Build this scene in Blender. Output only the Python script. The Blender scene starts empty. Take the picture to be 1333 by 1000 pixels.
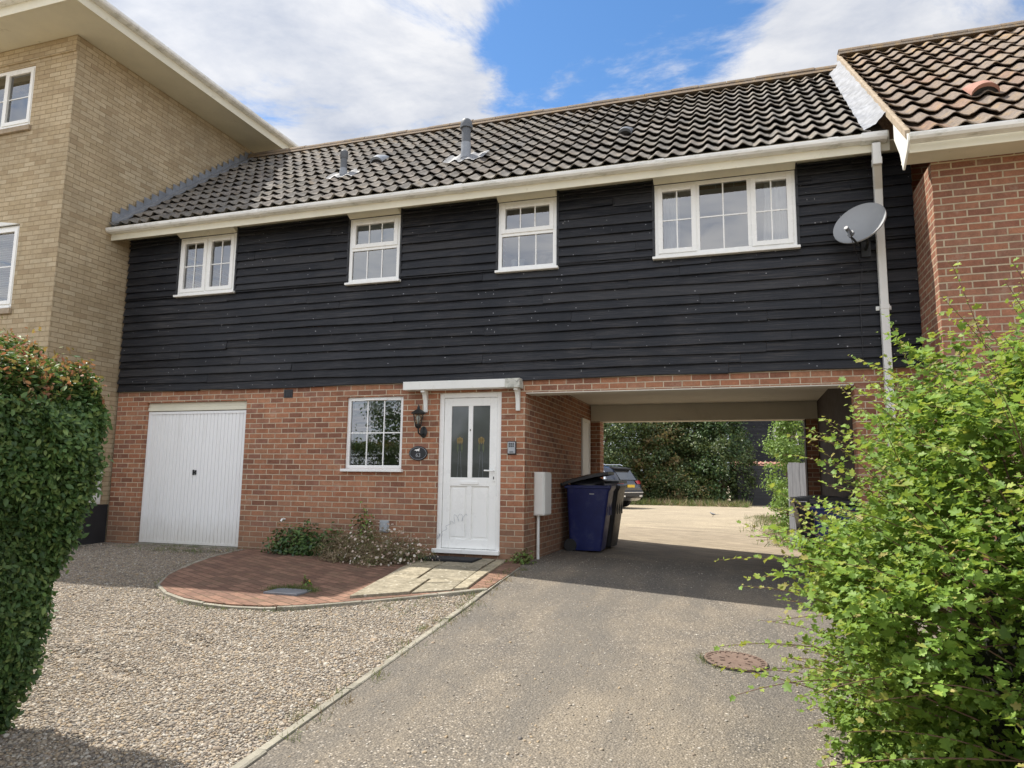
import bpy, math, random
import numpy as np
from mathutils import Vector, Matrix

scene = bpy.context.scene
COL = scene.collection
R = math.radians
rnd = random.Random(7)
NR = np.random.default_rng(11)

# ------------------------------------------------------------------ camera
camd = bpy.data.cameras.new('camera')
cam = bpy.data.objects.new('camera', camd)
COL.objects.link(cam)
CAM = Vector((3.92479983, -8.87017656, 0.93560302))
yaw, pit, rol = R(-18.00131206), R(7.64637969), R(0.73681998)
fw = Vector((math.sin(yaw)*math.cos(pit), math.cos(yaw)*math.cos(pit), math.sin(pit)))
rt = Vector((math.cos(yaw), -math.sin(yaw), 0))
up = rt.cross(fw)
r2 = rt*math.cos(rol)+up*math.sin(rol)
u2 = -rt*math.sin(rol)+up*math.cos(rol)
m = Matrix((r2, u2, -fw)).transposed().to_4x4()
m.translation = CAM
cam.matrix_world = m
camd.sensor_fit = 'HORIZONTAL'
camd.sensor_width = 36.0
camd.lens = 925.0*36.0/1333.0
camd.clip_start = 0.05
camd.clip_end = 3000
scene.camera = cam

# ------------------------------------------------------------------ light
TOSUN = Vector((-0.62, 0.095, 1.0)).normalized()
SUN_EL = math.asin(TOSUN.z)
SUN_ROT = math.atan2(TOSUN.x, TOSUN.y)
world = bpy.data.worlds.new("World")
scene.world = world
world.use_nodes = True
wt = world.node_tree
wt.nodes.clear()
def wn(t, **k):
    n = wt.nodes.new(t)
    for a, b in k.items(): setattr(n, a, b)
    return n
wl = wt.links.new
wo = wn('ShaderNodeOutputWorld')
sky = wn('ShaderNodeTexSky', sky_type='NISHITA')
sky.sun_disc = False
sky.sun_elevation = SUN_EL
sky.sun_rotation = SUN_ROT
sky.air_density = 1.0
sky.dust_density = 0.3
sky.ozone_density = 2.5
bg1 = wn('ShaderNodeBackground'); bg1.inputs[1].default_value = 0.11
hsv = wn('ShaderNodeHueSaturation'); hsv.inputs['Saturation'].default_value = 1.2
wl(sky.outputs[0], hsv.inputs['Color']); wl(hsv.outputs[0], bg1.inputs[0])
tc = wn('ShaderNodeTexCoord')
sep = wn('ShaderNodeSeparateXYZ'); wl(tc.outputs['Generated'], sep.inputs[0])
def wmath(op, a, b=None, c=None, clamp=False):
    n = wn('ShaderNodeMath', operation=op); n.use_clamp = clamp
    for i, v in enumerate((a, b, c)):
        if v is None: continue
        if isinstance(v, (int, float)): n.inputs[i].default_value = v
        else: wl(v, n.inputs[i])
    return n.outputs[0]
zz = wmath('MAXIMUM', sep.outputs[2], 0.06)
comb = wn('ShaderNodeCombineXYZ')
wl(wmath('DIVIDE', sep.outputs[0], zz), comb.inputs[0])
wl(wmath('DIVIDE', sep.outputs[1], zz), comb.inputs[1])
def wnoise(vec, scale, detail, rough, dist=0.0, loc=(0, 0, 0)):
    mp = wn('ShaderNodeMapping'); mp.inputs['Location'].default_value = loc
    wl(vec, mp.inputs[0])
    n = wn('ShaderNodeTexNoise'); n.inputs['Scale'].default_value = scale
    n.inputs['Detail'].default_value = detail; n.inputs['Roughness'].default_value = rough
    n.inputs['Distortion'].default_value = dist
    wl(mp.outputs[0], n.inputs['Vector'])
    return n.outputs[0]
cl_big = wnoise(comb.outputs[0], 1.7, 12.0, 0.66, 0.45, (3.1, 1.7, 0))
cl_det = wnoise(comb.outputs[0], 2.3, 9.0, 0.58, 0.3, (9.0, 4.0, 2.0))
def lobe(d, r0, r1):
    v = Vector(d).normalized()
    dp = wn('ShaderNodeVectorMath', operation='DOT_PRODUCT')
    nm = wn('ShaderNodeVectorMath', operation='NORMALIZE')
    wl(tc.outputs['Generated'], nm.inputs[0]); wl(nm.outputs[0], dp.inputs[0])
    dp.inputs[1].default_value = v
    mr = wn('ShaderNodeMapRange'); mr.clamp = True; mr.interpolation_type = 'SMOOTHSTEP'
    wl(dp.outputs['Value'], mr.inputs[0])
    mr.inputs[1].default_value = math.cos(R(r1)); mr.inputs[2].default_value = math.cos(R(r0))
    return mr.outputs[0]
g1 = lobe((-0.145, 0.81, 0.568), 1.0, 9.0)
g2 = lobe((-0.215, 0.83, 0.53), 0.5, 7.5)
g3 = lobe((-0.04, 0.815, 0.588), 1.0, 7.5)
g4 = lobe((-0.06, 0.78, 0.65), 2.0, 12.0)
gap = wmath('MAXIMUM', wmath('MAXIMUM', g1, wmath('MULTIPLY', g2, 0.9)), wmath('MAXIMUM', g3, g4))
dens = wmath('ADD', wmath('MULTIPLY_ADD', cl_big, 3.4, -0.42), wmath('MULTIPLY', gap, -1.2))
cov = wn('ShaderNodeMapRange'); cov.clamp = True; cov.interpolation_type = 'SMOOTHSTEP'
wl(dens, cov.inputs[0]); cov.inputs[1].default_value = 0.45; cov.inputs[2].default_value = 1.20
crm = wn('ShaderNodeValToRGB')
crm.color_ramp.elements[0].position = 0.40; crm.color_ramp.elements[0].color = (0.34, 0.375, 0.45, 1)
crm.color_ramp.elements[1].position = 0.60; crm.color_ramp.elements[1].color = (0.58, 0.585, 0.605, 1)
wl(wmath('ADD', wmath('MULTIPLY', cl_det, 0.6), wmath('MULTIPLY', cl_big, 0.4)), crm.inputs[0])
bg2 = wn('ShaderNodeBackground'); wl(wmath('MULTIPLY_ADD', sep.outputs[1], -0.48, 1.28), bg2.inputs[1])   # clouds made brighter behind the camera to add fill light on the facade
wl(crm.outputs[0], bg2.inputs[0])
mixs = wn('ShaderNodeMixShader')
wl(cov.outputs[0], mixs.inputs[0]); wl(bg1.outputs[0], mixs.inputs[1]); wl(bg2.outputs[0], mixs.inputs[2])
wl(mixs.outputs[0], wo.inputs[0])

sund = bpy.data.lights.new('sun', 'SUN')
sund.energy = 4.3
sund.angle = R(0.5)
sund.color = (1.0, 0.945, 0.86)
sun = bpy.data.objects.new('sun', sund)
COL.objects.link(sun)
sun.rotation_euler = TOSUN.to_track_quat('Z', 'Y').to_euler()
sun.location = (-10, 3, 20)

scene.view_settings.view_transform = 'Standard'
scene.view_settings.look = 'None'
scene.view_settings.exposure = 0.8
scene.view_settings.gamma = 1.0
scene.view_settings.use_curve_mapping = False
cy = scene.cycles
cy.use_denoising = True
cy.max_bounces = 7
cy.diffuse_bounces = 4
cy.glossy_bounces = 3
cy.transmission_bounces = 4
cy.transparent_max_bounces = 8
cy.caustics_reflective = False
cy.caustics_refractive = False
cy.sample_clamp_indirect = 6.0

# ------------------------------------------------------------------ material helpers
class NT:
    def __init__(s, name):
        s.m = bpy.data.materials.new(name)
        s.m.use_nodes = True
        s.t = s.m.node_tree
        s.t.nodes.clear()
        s.out = s.n('ShaderNodeOutputMaterial')
    def n(s, t, **k):
        x = s.t.nodes.new(t)
        for a, b in k.items(): setattr(x, a, b)
        return x
    def set(s, sock, v):
        if v is None: return
        if isinstance(v, bpy.types.NodeSocket): s.t.links.new(v, sock)
        elif isinstance(v, (tuple, list)) and sock.type == 'RGBA' and len(v) == 3: sock.default_value = (*v, 1)
        else: sock.default_value = v
    def obj(s):
        return s.n('ShaderNodeTexCoord').outputs['Object']
    def uv(s):
        return s.n('ShaderNodeTexCoord').outputs['UV']
    def island(s):
        return s.n('ShaderNodeNewGeometry').outputs['Random Per Island']
    def map(s, vec, scale=(1, 1, 1), loc=(0, 0, 0), rot=(0, 0, 0)):
        x = s.n('ShaderNodeMapping'); s.set(x.inputs[0], vec)
        x.inputs['Scale'].default_value = scale; x.inputs['Location'].default_value = loc; x.inputs['Rotation'].default_value = rot
        return x.outputs[0]
    def noise(s, vec, scale=5, detail=4, rough=0.55, dist=0):
        x = s.n('ShaderNodeTexNoise'); s.set(x.inputs['Vector'], vec)
        x.inputs['Scale'].default_value = scale; x.inputs['Detail'].default_value = detail
        x.inputs['Roughness'].default_value = rough; x.inputs['Distortion'].default_value = dist
        return x.outputs[0]
    def voro(s, vec, scale=5, feature='F1', out='Distance', rand=1.0):
        x = s.n('ShaderNodeTexVoronoi', feature=feature); s.set(x.inputs['Vector'], vec)
        x.inputs['Scale'].default_value = scale; x.inputs['Randomness'].default_value = rand
        return x.outputs[out]
    def ramp(s, fac, stops, interp='LINEAR'):
        x = s.n('ShaderNodeValToRGB'); s.set(x.inputs[0], fac)
        e = x.color_ramp.elements
        x.color_ramp.interpolation = interp
        while len(e) < len(stops): e.new(0.5)
        for i, (p, c) in enumerate(stops):
            e[i].position = p
            e[i].color = (c, c, c, 1) if isinstance(c, (int, float)) else (*c, 1)
        return x.outputs[0]
    def mix(s, fac, a, b, mode='MIX'):
        x = s.n('ShaderNodeMix', data_type='RGBA', blend_type=mode)
        s.set(x.inputs[0], fac); s.set(x.inputs[6], a); s.set(x.inputs[7], b)
        return x.outputs[2]
    def math(s, op, a, b=None, c=None, clamp=False):
        x = s.n('ShaderNodeMath', operation=op); x.use_clamp = clamp
        for i, v in enumerate((a, b, c)):
            if v is not None: s.set(x.inputs[i], v)
        return x.outputs[0]
    def bump(s, h, strength=0.5, dist=0.01, normal=None):
        x = s.n('ShaderNodeBump'); x.inputs['Strength'].default_value = strength; x.inputs['Distance'].default_value = dist
        s.set(x.inputs['Height'], h)
        if normal is not None: s.set(x.inputs['Normal'], normal)
        return x.outputs[0]
    def pbsdf(s, color, rough=0.6, metal=0.0, normal=None, spec=0.5, coat=0.0):
        p = s.n('ShaderNodeBsdfPrincipled')
        s.set(p.inputs['Base Color'], color); s.set(p.inputs['Roughness'], rough)
        s.set(p.inputs['Metallic'], metal); s.set(p.inputs['Specular IOR Level'], spec)
        s.set(p.inputs['Coat Weight'], coat)
        if normal is not None: s.set(p.inputs['Normal'], normal)
        return p.outputs[0]
    def done(s, sh):
        s.t.links.new(sh, s.out.inputs[0]); return s.m
    def wallvec(s):
        g = s.n('ShaderNodeNewGeometry')
        o = s.n('ShaderNodeSeparateXYZ'); s.set(o.inputs[0], s.obj())
        nn = s.n('ShaderNodeSeparateXYZ'); s.set(nn.inputs[0], g.outputs['Normal'])
        side = s.math('GREATER_THAN', s.math('ABSOLUTE', nn.outputs[0]), 0.6)
        u = s.math('ADD', s.math('MULTIPLY', o.outputs[0], s.math('SUBTRACT', 1.0, side)),
                   s.math('MULTIPLY', s.math('ADD', o.outputs[1], 0.1125), side))
        c = s.n('ShaderNodeCombineXYZ'); s.set(c.inputs[0], u); s.set(c.inputs[1], o.outputs[2])
        return c.outputs[0]

def brick_mat(name, tones, mortar, w=0.225, h=0.075, ms=0.006, loc=(0, 0, 0), low_stain=None, high=None, patch=None, vary=0.35, efflo=None):
    t = NT(name)
    v0 = t.wallvec()
    wob = t.noise(v0, 3.0, 2, 0.5)
    vv = t.n('ShaderNodeVectorMath', operation='ADD')
    wv = t.n('ShaderNodeVectorMath', operation='SCALE'); t.set(wv.inputs[0], t.n('ShaderNodeTexNoise').outputs[1]); wv.inputs[3].default_value = 0.006
    t.set(wv.inputs[0].links[0].from_node.inputs['Vector'], v0)
    wv.inputs[0].links[0].from_node.inputs['Scale'].default_value = 9
    t.set(vv.inputs[0], v0); t.set(vv.inputs[1], wv.outputs[0])
    v = t.map(vv.outputs[0], loc=loc)
    b = t.n('ShaderNodeTexBrick')
    t.set(b.inputs['Vector'], v)
    b.inputs['Color1'].default_value = (0, 0, 0, 1); b.inputs['Color2'].default_value = (1, 1, 1, 1)
    b.inputs['Mortar'].default_value = (0.5, 0.5, 0.5, 1)
    b.inputs['Scale'].default_value = 1.0
    b.inputs['Brick Width'].default_value = w; b.inputs['Row Height'].default_value = h
    b.inputs['Mortar Size'].default_value = ms; b.inputs['Mortar Smooth'].default_value = 0.25
    b.inputs['Bias'].default_value = 0.0
    n = len(tones)
    col = t.ramp(b.outputs[0], [((i+0.5)/n, c) for i, c in enumerate(tones)])
    fine = t.noise(v0, 55, 3, 0.7)
    mid = t.noise(v0, 14, 4, 0.65)
    col = t.mix(1.0, col, t.ramp(t.math('ADD', t.math('MULTIPLY', fine, 0.5), t.math('MULTIPLY', mid, 0.5)), [(0.30, 1.0-vary), (0.70, 1.0+vary*0.8)]), 'MULTIPLY')
    big = t.noise(v0, 0.9, 4, 0.6)
    col = t.mix(1.0, col, t.ramp(big, [(0.3, 0.82), (0.7, 1.12)]), 'MULTIPLY')
    if efflo:
        f = t.ramp(t.noise(v0, 5.5, 6, 0.7), [(0.56, 0.0), (0.72, 0.55)])
        col = t.mix(f, col, efflo)
    st = t.ramp(t.noise(t.map(v0, scale=(3.0, 0.35, 1)), 2.2, 5, 0.65), [(0.54, 0.0), (0.74, 0.32)])
    col = t.mix(st, col, tuple(0.45*q for q in tones[0]))
    mort = t.mix(1.0, mortar, t.ramp(t.noise(v0, 6, 5, 0.7), [(0.3, 0.72), (0.7, 1.15)]), 'MULTIPLY')
    col = t.mix(b.outputs[1], col, mort)
    if low_stain:
        z0, z1, c, amt = low_stain
        sp = t.n('ShaderNodeSeparateXYZ'); t.set(sp.inputs[0], v0)
        zz = t.math('ADD', sp.outputs[1], t.math('MULTIPLY', t.math('SUBTRACT', t.noise(v0, 2.2, 5, 0.65), 0.5), 0.9))
        f = t.math('MULTIPLY', t.ramp(t.math('DIVIDE', t.math('SUBTRACT', zz, z0), z1-z0), [(0.0, 1.0), (1.0, 0.0)]), amt)
        col = t.mix(f, col, c)
    hgt = t.math('SUBTRACT', t.math('MULTIPLY', fine, 0.25), b.outputs[1])
    return t.done(t.pbsdf(col, 0.9, normal=t.bump(hgt, 0.8, 0.008), spec=0.25))

def plain(name, col, rough=0.5, metal=0.0, vary=0.12, scale=4.0, bump=0.0, bscale=60, spec=0.5, dirt=None, coat=0.0, stretch=(1, 1, 1)):
    t = NT(name)
    o = t.map(t.obj(), scale=stretch)
    c = t.mix(1.0, col, t.ramp(t.noise(o, scale, 5, 0.6), [(0.28, 1-vary), (0.72, 1+vary)]), 'MULTIPLY')
    if dirt:
        dc, lo, hi, sc = dirt
        c = t.mix(t.ramp(t.noise(o, sc, 7, 0.72), [(lo, 0.0), (hi, 0.85)]), c, dc)
    nrm = t.bump(t.noise(o, bscale, 4, 0.6), bump, 0.01) if bump else None
    rr = t.ramp(t.noise(o, scale*2, 3, 0.5), [(0.3, max(0.03, rough-0.08)), (0.7, min(1, rough+0.08))])
    return t.done(t.pbsdf(c, rr, metal, nrm, spec, coat))

MAT = {}
MAT['brick'] = brick_mat('red_brick', [(0.24, 0.110, 0.070), (0.34, 0.153, 0.087), (0.39, 0.182, 0.102), (0.36, 0.152, 0.085), (0.42, 0.213, 0.122), (0.29, 0.139, 0.092)],
                         (0.56, 0.465, 0.34), ms=0.0068, loc=(0.02, 0.01, 0), low_stain=(-0.15, 0.62, (0.22, 0.15, 0.10), 0.66), efflo=(0.46, 0.32, 0.24))
MAT['brick_r'] = brick_mat('red_brick_neighbour', [(0.235, 0.106, 0.070), (0.33, 0.146, 0.086), (0.285, 0.13, 0.087), (0.35, 0.162, 0.096), (0.26, 0.133, 0.09)],
                           (0.45, 0.365, 0.255), ms=0.0085, loc=(0.13, 0.03, 0), efflo=(0.36, 0.27, 0.2))
MAT['brick_tan'] = brick_mat('buff_brick', [(0.43, 0.34, 0.215), (0.47, 0.375, 0.245), (0.49, 0.395, 0.26), (0.48, 0.39, 0.26), (0.38, 0.29, 0.18), (0.51, 0.42, 0.285)],
                             (0.33, 0.255, 0.15), ms=0.0055, vary=0.2)
MAT['cream'] = plain('cream_paint', (0.70, 0.665, 0.53), 0.5, vary=0.08, scale=2.5, dirt=((0.30, 0.27, 0.17), 0.60, 0.85, 5))
MAT['gutter'] = plain('weathered_white_gutter', (0.80, 0.80, 0.77), 0.4, vary=0.12, scale=6, dirt=((0.22, 0.22, 0.15), 0.52, 0.82, 9), stretch=(0.5, 1, 2))
MAT['upvc'] = plain('white_upvc', (0.86, 0.86, 0.83), 0.3, vary=0.03, scale=3, dirt=((0.55, 0.54, 0.48), 0.62, 0.9, 6))
MAT['white_paint'] = plain('white_paint', (0.76, 0.76, 0.72), 0.5, vary=0.06, scale=3, dirt=((0.42, 0.40, 0.33), 0.58, 0.85, 5))
def garage_mat():
    t = NT('garage_white_metal'); o = t.obj()
    sp = t.n('ShaderNodeSeparateXYZ'); t.set(sp.inputs[0], o)
    low = t.ramp(t.math('ADD', sp.outputs[2], t.math('MULTIPLY', t.noise(t.map(o, scale=(6, 1, 1.2)), 2.5, 5, 0.65), 0.55)), [(0.12, 0.55), (0.62, 0.0)])
    c = t.mix(low, (0.83, 0.83, 0.82), (0.50, 0.46, 0.38))
    c = t.mix(t.ramp(t.noise(t.map(o, scale=(4, 1, 0.4)), 2, 6, 0.7), [(0.55, 0.0), (0.8, 0.4)]), c, (0.62, 0.60, 0.55))
    nb = t.bump(t.noise(o, 1.3, 2, 0.4), 0.25, 0.05)
    return t.done(t.pbsdf(c, 0.36, normal=nb))
MAT['garage_white'] = garage_mat()
MAT['plaster'] = plain('painted_soffit_board', (0.66, 0.63, 0.55), 0.85, vary=0.06, scale=1.5, dirt=((0.48, 0.45, 0.38), 0.55, 0.85, 2))
MAT['interior'] = plain('interior_wall', (0.42, 0.40, 0.36), 0.9, vary=0.03)
MAT['dark'] = plain('black_plastic', (0.018, 0.018, 0.02), 0.42, vary=0.2, scale=8)
MAT['iron'] = plain('black_iron', (0.022, 0.024, 0.024), 0.45, metal=0.3, vary=0.2, scale=20)
MAT['lead'] = plain('lead_grey', (0.22, 0.235, 0.26), 0.55, metal=0.2, vary=0.2, scale=7, dirt=((0.38, 0.39, 0.4), 0.55, 0.8, 9))
MAT['lead_pale'] = plain('pale_lead', (0.205, 0.215, 0.235), 0.7, vary=0.4, scale=12, bump=1.0, bscale=16, dirt=((0.12, 0.125, 0.13), 0.55, 0.8, 7))
MAT['lead_slate'] = plain('pale_lead_slate', (0.185, 0.188, 0.195), 0.6, vary=0.25, scale=14, bump=1.0, bscale=18)
MAT['flue_dark'] = plain('grey_flue', (0.10, 0.11, 0.125), 0.5, vary=0.15, scale=8)
MAT['flue_light'] = plain('grey_flue_sleeve', (0.25, 0.275, 0.31), 0.45, vary=0.15, scale=8)
MAT['terracotta'] = plain('terracotta', (0.30, 0.15, 0.11), 0.8, vary=0.2, scale=12)
MAT['grey_metal'] = plain('grey_plastic', (0.36, 0.38, 0.40), 0.5, vary=0.08)
MAT['chrome'] = plain('bright_metal', (0.75, 0.76, 0.78), 0.18, metal=1.0, vary=0.05)
MAT['blue_bin'] = plain('blue_bin_plastic', (0.010, 0.017, 0.10), 0.45, vary=0.2, scale=6, dirt=((0.07, 0.075, 0.11), 0.52, 0.85, 6))
MAT['rubber'] = plain('rubber', (0.02, 0.02, 0.02), 0.8, vary=0.2)
MAT['concrete'] = plain('concrete_edging', (0.27, 0.25, 0.20), 0.9, vary=0.28, scale=5, bump=0.5, bscale=90, dirt=((0.12, 0.115, 0.075), 0.48, 0.75, 7))
MAT['net'] = plain('net_curtain', (0.72, 0.72, 0.70), 0.9, vary=0.05)
MAT['rustcover'] = plain('rusty_iron', (0.155, 0.105, 0.08), 0.75, metal=0.1, vary=0.25, scale=9, bump=0.3, bscale=80, dirt=((0.23, 0.18, 0.135), 0.5, 0.8, 12))
MAT['bark'] = plain('bark', (0.12, 0.085, 0.055), 0.9, vary=0.3, scale=14, bump=0.6, bscale=40)
MAT['twig'] = plain('twig', (0.15, 0.085, 0.055), 0.8, vary=0.25, scale=20)
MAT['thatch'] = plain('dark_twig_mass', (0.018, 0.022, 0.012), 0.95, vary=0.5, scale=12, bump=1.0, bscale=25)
MAT['black_board'] = plain('black_stained_board', (0.022, 0.024, 0.028), 0.6, vary=0.3, scale=5, stretch=(0.3, 0.3, 6), bump=0.3)
MAT['grey_wood'] = plain('weathered_grey_wood', (0.23, 0.245, 0.275), 0.85, vary=0.3, scale=7, stretch=(8, 8, 0.5), bump=0.4)
MAT['mortar_bed'] = plain('mortar_verge', (0.36, 0.29, 0.21), 0.95, vary=0.25, scale=12, bump=0.6, bscale=60)
MAT['dark_brown'] = plain('dark_brown_unlit', (0.030, 0.018, 0.013), 0.8, vary=0.3, scale=5)
MAT['obscure_green'] = plain('obscure_window', (0.20, 0.235, 0.22), 0.6, vary=0.1, scale=3)
MAT['soil'] = plain('plinth_black', (0.018, 0.018, 0.02), 0.7, vary=0.3, scale=5)

def glass_mat(name, tint=(0.92, 0.95, 0.95), ior=2.0, rough=0.0, trans=True, base=(0.03, 0.035, 0.035)):
    t = NT(name)
    fr = t.n('ShaderNodeFresnel'); fr.inputs[0].default_value = ior
    nb = t.bump(t.noise(t.obj(), 1.6, 1, 0.4), 0.06, 0.03)
    g = t.n('ShaderNodeBsdfGlossy'); g.inputs['Roughness'].default_value = rough; g.inputs['Color'].default_value = (1, 1, 1, 1)
    t.set(g.inputs['Normal'], nb)
    if trans:
        a = t.n('ShaderNodeBsdfTransparent'); a.inputs[0].default_value = (*tint, 1)
        a = a.outputs[0]
    else:
        a = t.pbsdf(base, 0.3)
    mx = t.n('ShaderNodeMixShader')
    t.set(mx.inputs[0], fr.outputs[0]); t.set(mx.inputs[1], a); t.set(mx.inputs[2], g.outputs[0])
    return t.done(mx.outputs[0])
MAT['glass'] = glass_mat('window_glass', ior=2.7)
MAT['glass_obscure'] = glass_mat('door_glass', ior=1.7, rough=0.06, trans=False, base=(0.05, 0.055, 0.05))
MAT['glass_dark'] = glass_mat('car_glass', ior=1.9, trans=False, base=(0.012, 0.014, 0.016))
MAT['lamp_glass'] = glass_mat('lantern_glass', ior=1.5, tint=(0.85, 0.87, 0.84))

def board_mat():
    t = NT('black_weatherboard')
    o = t.obj()
    isl = t.island()
    off = t.n('ShaderNodeCombineXYZ'); t.set(off.inputs[2], t.math('MULTIPLY', isl, 37.0))
    ad = t.n('ShaderNodeVectorMath', operation='ADD'); t.set(ad.inputs[0], o); t.set(ad.inputs[1], off.outputs[0])
    st = t.map(ad.outputs[0], scale=(0.8, 1.0, 26.0))
    grain = t.noise(st, 3.0, 6, 0.65)
    base = t.ramp(isl, [(0.0, (0.0035, 0.0045, 0.0075)), (0.5, (0.007, 0.0088, 0.0130)), (0.85, (0.0135, 0.0155, 0.0205)), (1.0, (0.023, 0.0235, 0.026))])
    c = t.mix(1.0, base, t.ramp(grain, [(0.3, 0.65), (0.7, 1.5)]), 'MULTIPLY')
    worn = t.math('MULTIPLY', t.ramp(grain, [(0.45, 0.0), (0.64, 1.0)]), t.ramp(t.noise(o, 1.1, 4, 0.6), [(0.34, 0.05), (0.64, 1.0)]))
    c = t.mix(worn, c, t.mix(t.noise(o, 0.6, 3, 0.5), (0.062, 0.052, 0.045), (0.046, 0.049, 0.056)))
    # white flecks where the stain has chipped
    fv = t.map(o, scale=(5, 5, 7))
    fle = t.math('MULTIPLY', t.math('LESS_THAN', t.voro(fv, 1.9), t.math('MULTIPLY', t.noise(o, 3.3, 2, 0.5), 0.13)), t.math('GREATER_THAN', t.noise(o, 1.7, 3, 0.6), 0.47))
    c = t.mix(fle, c, (0.34, 0.34, 0.35))
    dv = t.map(o, scale=(7, 7, 1.6), loc=(3, 0, 5))
    drip = t.math('MULTIPLY', t.math('LESS_THAN', t.voro(dv, 1.6), 0.055), t.math('GREATER_THAN', t.noise(t.map(o, loc=(7, 2, 1)), 1.1, 3, 0.6), 0.55))
    c = t.mix(t.math('MULTIPLY', drip, 0.7), c, (0.30, 0.30, 0.30))
    scr = t.ramp(t.noise(t.map(ad.outputs[0], scale=(3, 1, 60)), 4.0, 3, 0.6), [(0.66, 0.0), (0.74, 0.6)])
    c = t.mix(scr, c, (0.15, 0.15, 0.155))
    nrm = t.bump(t.math('ADD', grain, t.math('MULTIPLY', t.noise(t.map(ad.outputs[0], scale=(1, 1, 5)), 2.5, 3, 0.6), 1.2)), 0.7, 0.008)
    return t.done(t.pbsdf(c, t.ramp(grain, [(0.3, 0.40), (0.7, 0.68)]), normal=nrm, spec=0.34))
MAT['board'] = board_mat()

def tile_mat(name, tones, lichen, lich_amt, ochre, ochre_amt, zr):
    t = NT(name)
    o = t.obj()
    isl = t.island()
    uvs = t.n('ShaderNodeSeparateXYZ'); t.set(uvs.inputs[0], t.uv())
    wn_ = t.n('ShaderNodeTexWhiteNoise', noise_dimensions='2D')
    cc = t.n('ShaderNodeCombineXYZ')
    t.set(cc.inputs[0], t.math('FLOOR', uvs.outputs[0])); t.set(cc.inputs[1], t.math('FLOOR', uvs.outputs[1]))
    t.set(wn_.inputs['Vector'], cc.outputs[0])
    n = len(tones)
    c = t.ramp(wn_.outputs[0], [((i+0.5)/n, x) for i, x in enumerate(tones)])
    c = t.mix(1.0, c, t.ramp(t.noise(o, 30, 5, 0.7), [(0.3, 0.6), (0.7, 1.35)]), 'MULTIPLY')
    c = t.mix(1.0, c, t.ramp(t.noise(o, 1.1, 3, 0.6), [(0.3, 0.78), (0.7, 1.2)]), 'MULTIPLY')
    f = t.ramp(t.math('ADD', t.math('MULTIPLY', t.noise(o, 34, 6, 0.8), 0.6), t.math('MULTIPLY', t.noise(o, 3.0, 4, 0.6), 0.4)), [(0.50, 0.0), (0.64, lich_amt)])
    c = t.mix(f, c, lichen)
    sz = t.n('ShaderNodeSeparateXYZ'); t.set(sz.inputs[0], o)
    near = t.ramp(t.math('DIVIDE', t.math('SUBTRACT', sz.outputs[2], zr[0]), zr[1]-zr[0]), [(0.0, 0.10), (0.82, 0.12), (1.0, 0.5)])
    oc = t.math('MULTIPLY', t.ramp(t.noise(o, 7, 5, 0.75), [(0.50, 0.0), (0.66, ochre_amt*2)]), near, clamp=True)
    c = t.mix(oc, c, ochre)
    nb = t.bump(t.noise(o, 60, 4, 0.7), 0.5, 0.006)
    return t.done(t.pbsdf(c, 0.85, normal=nb, spec=0.3))
MAT['tile'] = tile_mat('grey_concrete_tile', [(0.125, 0.115, 0.10), (0.152, 0.138, 0.12), (0.135, 0.118, 0.104), (0.172, 0.157, 0.138), (0.115, 0.108, 0.10)],
                       (0.33, 0.31, 0.275), 0.5, (0.38, 0.24, 0.085), 0.7, (4.8, 7.5))
MAT['tile_r'] = tile_mat('brown_concrete_tile', [(0.162, 0.128, 0.102), (0.175, 0.137, 0.108), (0.156, 0.126, 0.104), (0.18, 0.143, 0.115), (0.17, 0.138, 0.116), (0.162, 0.128, 0.102), (0.17, 0.134, 0.107), (0.20, 0.132, 0.096)],
                         (0.40, 0.35, 0.29), 0.3, (0.48, 0.29, 0.07), 1.0, (4.4, 7.9))

def ridge_mat():
    t = NT('ridge_tile')
    o = t.obj()
    c = t.ramp(t.island(), [(0, (0.15, 0.125, 0.10)), (1, (0.21, 0.165, 0.125))])
    c = t.mix(t.ramp(t.noise(o, 9, 6, 0.75), [(0.50, 0.0), (0.66, 0.7)]), c, (0.30, 0.20, 0.09))
    c = t.mix(t.ramp(t.noise(o, 16, 6, 0.75), [(0.56, 0.0), (0.7, 0.8)]), c, (0.28, 0.265, 0.235))
    return t.done(t.pbsdf(c, 0.9, normal=t.bump(t.noise(o, 50, 4, 0.7), 0.6, 0.01), spec=0.2))
MAT['ridge'] = ridge_mat()

def gravel_sheet(name, tones, sc, dark=(0.10, 0.085, 0.07), big=0.22, bstr=0.9):
    t = NT(name)
    o = t.obj()
    w = t.n('ShaderNodeVectorMath', operation='ADD'); t.set(w.inputs[0], o)
    ns = t.n('ShaderNodeTexNoise'); t.set(ns.inputs['Vector'], o); ns.inputs['Scale'].default_value = sc*0.8
    sc_ = t.n('ShaderNodeVectorMath', operation='SCALE'); t.set(sc_.inputs[0], ns.outputs[1]); sc_.inputs[3].default_value = 0.5/sc
    t.set(w.inputs[1], sc_.outputs[0])
    v = t.n('ShaderNodeTexVoronoi'); t.set(v.inputs['Vector'], w.outputs[0]); v.inputs['Scale'].default_value = sc
    sp = t.n('ShaderNodeSeparateColor'); t.set(sp.inputs[0], v.outputs['Color'])
    n = len(tones)
    c = t.ramp(sp.outputs[0], [((i+0.5)/n, x) for i, x in enumerate(tones)], 'CONSTANT')
    edge = t.ramp(v.outputs['Distance'], [(0.35, 0.0), (0.75, 1.0)])
    c = t.mix(t.math('MULTIPLY', edge, 0.75), c, dark)
    c = t.mix(1.0, c, t.ramp(t.noise(o, 0.9, 5, 0.6), [(0.3, 1-big), (0.7, 1+big)]), 'MULTIPLY')
    h = t.math('SUBTRACT', 1.0, v.outputs['Distance'])
    return t.done(t.pbsdf(c, 0.85, normal=t.bump(h, bstr, 0.012), spec=0.3))
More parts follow.
